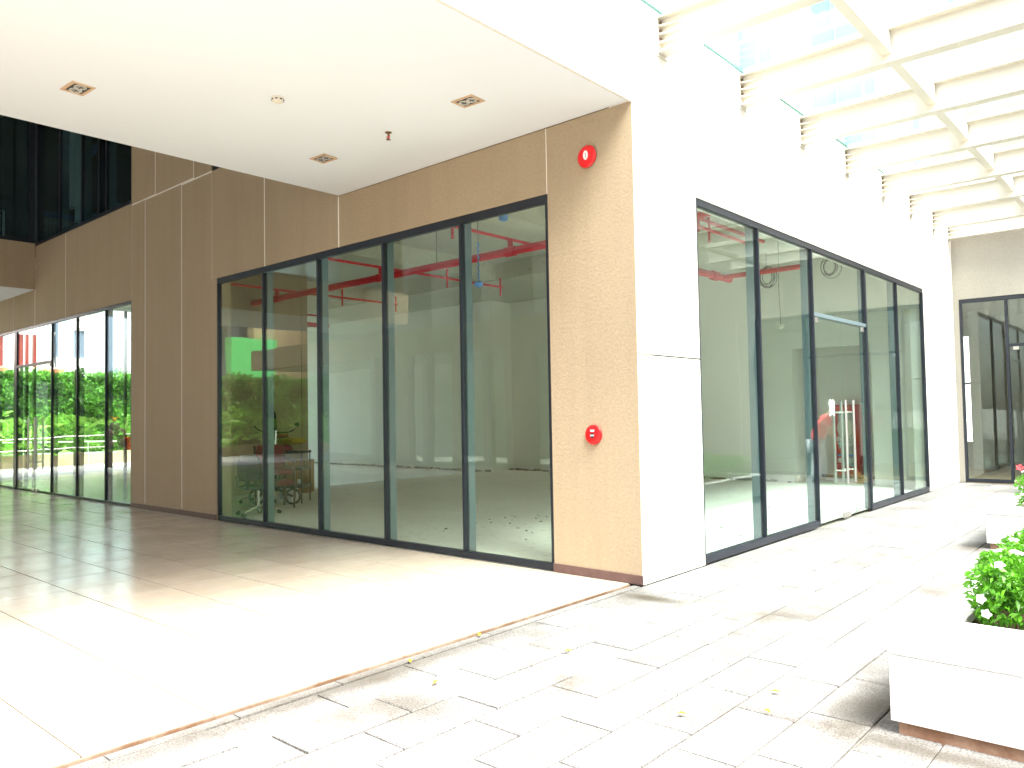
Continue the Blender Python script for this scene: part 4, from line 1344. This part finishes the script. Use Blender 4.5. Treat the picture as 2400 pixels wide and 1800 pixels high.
# ginger plants
for k in range(18):
    y = -19 + k * 1.3 + random.uniform(-.3, .3)
    x = -27.0 + random.uniform(-.1, .15)
    t = thing('ginger_plant', 'arching broad leaved plant growing along the low wall before the hedge', 'plant', (x, y, .3), 'ginger plants along the hedge')
    m = 70
    c_ = []
    hh = random.uniform(1.1, 1.6)
    P_ = np.stack([x + RNG.normal(0, .3, m) + .1, y + RNG.normal(0, .45, m), .5 + RNG.random(m) * hh], 1)
    N_ = np.stack([(P_[:, 0] - x) * 1.2 + .3, (P_[:, 1] - y) * 1.5, np.full(m, .5)], 1)
    tag(leaf_mesh('foliage', P_, N_, 0.62 * RNG.uniform(.7, 1.3, m), .13, M['gleaf'], t, droop=.3), kind='stuff')
    st = MB()
    for q in range(6):
        st.tube([(x + random.uniform(-.1, .1), y + random.uniform(-.15, .15), .2), (x + random.uniform(-.1, .3), y + random.uniform(-.3, .3), .5 + hh * .8)], .012, 5)
    st.build('stalk', M['gleaf'], t)
rl = thing('handrail', 'twin bar steel handrail along the ramp before the hedge', 'handrail', (-26.4, -4, 0))
for z in (.62, 1.02):
    MB().tube([(-26.4, -8.6, z + .09), (-26.4, 6, z - .2)], .028, 8).build('rail', M['steel'], rl, smooth=True)
for k in range(7):
    y = 5 - k * 2.2
    MB().tube([(-26.4, y, -.03), (-26.4, y, .92 + (1 - y) * .019)], .026, 8).build('post', M['steel'], rl, smooth=True)
# pot with orange flowers and red boxes
po = thing('plant_pot', 'brown clay pot with round basket shapes and orange flower', 'pot', (-24.6, -5.15, -.03))
MB().lathe((-24.6, -5.15, -.03), (0, 0, 1), [(0, .22), (.05, .24), (.5, .33), (.55, .33), (.55, .28)], 18).build('pot', M['brownwood'], po, smooth=True)
for dx, dy, z in ((0, .1, .75), (.05, -.2, .8), (0, .15, 1.1), (.05, -.18, 1.15), (0, 0, 1.35)):
    MB().lathe((-24.6 + dx, -5.15 + dy, z - .17), (0, 0, 1), [(0, .06), (.06, .17), (.17, .2), (.28, .17), (.34, .06)], 14).build('basket', M['skirt'], po, smooth=True)
for k in range(6):
    a = k
    MB().add([(-24.55, -5.1, 1.55), (-24.5 + .1 * math.cos(a), -5.1 + .12 * math.sin(a), 1.7), (-24.5 + .2 * math.cos(a), -5.1 + .22 * math.sin(a), 1.72), (-24.5 + .1 * math.cos(a + .5), -5.1 + .12 * math.sin(a + .5), 1.68)], [(0, 1, 2, 3)]).build('petal', M['orange'], po)
rb = thing('red_crate', 'bright red plastic crate standing by the clay pot', 'crate', (-24.5, -5.75, -.03))
B(-24.75, -24.25, -6.05, -5.5, .55, .95).build('crate', M['red'], rb, bevel=.03)
B(-24.8, -24.2, -6.1, -5.45, .92, .98).build('rim', M['red'], rb, bevel=.015)
B(-24.7, -24.3, -6.0, -5.55, -.03, .55).build('stand', M['grey'], rb)

def house(name, label, x0, x1, y0, y1, h, mat, wins, cat='house', roof=True):
    t = thing(name, label, cat, ((x0 + x1) / 2, (y0 + y1) / 2, -.03))
    B(x0, x1, y0, y1, -.03, h).build('wall', M[mat], t)
    if roof:
        MB().prism([(x0 - .4, y0 - .4, h), (x1 + .6, y0 - .4, h), (x1 + .1, y0 - .4, h + .5), (x0 + .6, y0 - .4, h + .5)], (0, y1 - y0 + .8, 0)).build('roof', M['rooft'], t)
    for (wy, wz, ww, wh, wm) in wins:
        f = B(x1, x1 + .09, wy - ww / 2 - .12, wy + ww / 2 + .12, wz - .12, wz + wh + .12).build('window', M['white'], t)
        B(x1 + .09, x1 + .13, wy - ww / 2, wy - .03, wz, wz + wh).build('shutter', M[wm], f)
        B(x1 + .09, x1 + .13, wy + .03, wy + ww / 2, wz, wz + wh).build('shutter', M[wm], f)
    return t
hw = house('townhouse', 'white house with maroon shutters and columns beyond the hedge', -48, -40, -8.2, 1, 9.5, 'white', [(y, z, 1.25, 1.6, 'brick') for z in (4.35, 7.4) for y in (-7.2, -5.4, -3.6, -1.8, 0)])
for k in range(6):
    MB().lathe((-39.7, -8.0 + k * 1.85, 4.2), (0, 0, 1), [(0, .22), (.15, .17), (1.7, .15), (1.9, .25)], 12).build('column', M['white'], hw, smooth=True)
B(-40.1, -38.9, -8.3, 1.1, 3.9, 4.2).build('balcony', M['rooft'], hw)
house('townhouse', 'pale blue house wall beyond the hedge', -47, -40.5, -11.6, -8.5, 10.5, 'bluewall', [(-10, 6.5, 1.2, 1.6, 'white'), (-9.4, 3.0, 1.6, 1.8, 'sign')])
tag(B(-32.6, -32, -16.1, -13.6, -.03, 5.6).build('green_wall', M['greenwall'], bevel=.02), 'bright green painted wall rising above the hedge', 'wall')
tag(B(-33.2, -32.6, -26, -15.2, -.03, 6.2).build('ochre_wall', M['ochre'], bevel=.02), 'stained ochre wall beside the green wall above the hedge', 'wall')

# opposite shopfront across the portico
op = thing('opposite_shopfront', 'dark framed shopfront with white fins across the portico behind the viewer', 'shop window', (-8, -11.2, 0))
B(-26, 0, -11.6, -11.2, 3.6, 4.4).build('lintel', M['beige'], op)
for k in range(14):
    x = -.4 - k * 1.35
    B(x - .12 if k % 4 else x - .5, x + .12 if k % 4 else x + .5, -11.5, -11.2, 0, 3.6).build('mullion', M['greige'] if k % 2 else M['beige'], op)
B(-19, 0, -11.4, -11.39, 0, 3.6).build('glass_pane', M['glass'], op)
B(-26, 0, -15.2, -15, 0, 4.4).build('rear_wall', M['white'], op)
B(-26, 0, -15, -11.62, 3.6, 3.7).build('ceiling', M['concrete'], op)
B(-.2, 0, -15, -11.62, 0, 4.4).build('side_wall', M['creamwall'], op)

# unseen block added across the courtyard to cut low sky light into the portico
dv = thing('sky_blocker', 'unseen cream block added across the courtyard to cut low sky light', 'light blocker', (14, 0, 0))
B(13, 22, -30, 12.1, -.2, 11).build('wall', M['creamwall'], dv)
for k in range(9):
    for z in (1.0, 4.6, 8.2):
        B(12.95, 13, -12 + k * 2.6, -10.4 + k * 2.6, z, z + 2.2).build('window', M['fin'], dv)

ow = thing('reflection_blocker', 'unseen slate grey block added to dim sky reflections in the portico glass', 'light blocker', (-15, -19, 0))  # added out of view, dark, to keep bright sky out of the window reflections
B(-45, 0, -21, -18.5, -.2, 11.5).build('wall', M['slate'], ow)
for k in range(14):
    B(-43 + k * 3.1, -41.4 + k * 3.1, -18.5, -18.44, 5.6, 8.4).build('window', M['frame'], ow)

# tower behind
tw = thing('tower_block', 'tall white tower with pale blue glass strips seen through the canopy', 'tower', (-5, 46, 0))
B(-30, 12, 40.1, 52, -.2, 60).build('wall', M['towerwall'], tw)
for x0, x1, z0, z1 in ((-17.6, -16.2, 22, 26.5), (-15.92, -15.25, 22, 26.5), (-12.7, -10.0, 16.2, 21), (-12.7, -10.0, 21.3, 23.7), (-12.7, -9.3, 24, 28), (-9.83, -9.3, 16.2, 21), (-7.46, -7.08, 12, 17.3),
                       (-5.5, -4.4, 13.6, 15.6), (-5.1, 3, 16.3, 18.4), (-3.9, 3, 14.2, 15.4), (-24, -20, 22, 27), (4, 9, 14, 18), (-12.7, -9.3, 29, 34), (-17.6, -15.25, 29, 34), (-5.5, 3, 20, 25)):
    f = B(x0, x1, 40.05, 40.1, z0, z1).build('window', M['towerblue'], tw)
    n_ = max(1, int((x1 - x0) / .9))
    for q in range(1, n_):
        xx = x0 + (x1 - x0) * q / n_
        B(xx - .03, xx + .03, 40.0, 40.05, z0, z1).build('glazing_bar', M['bluewall'], f)
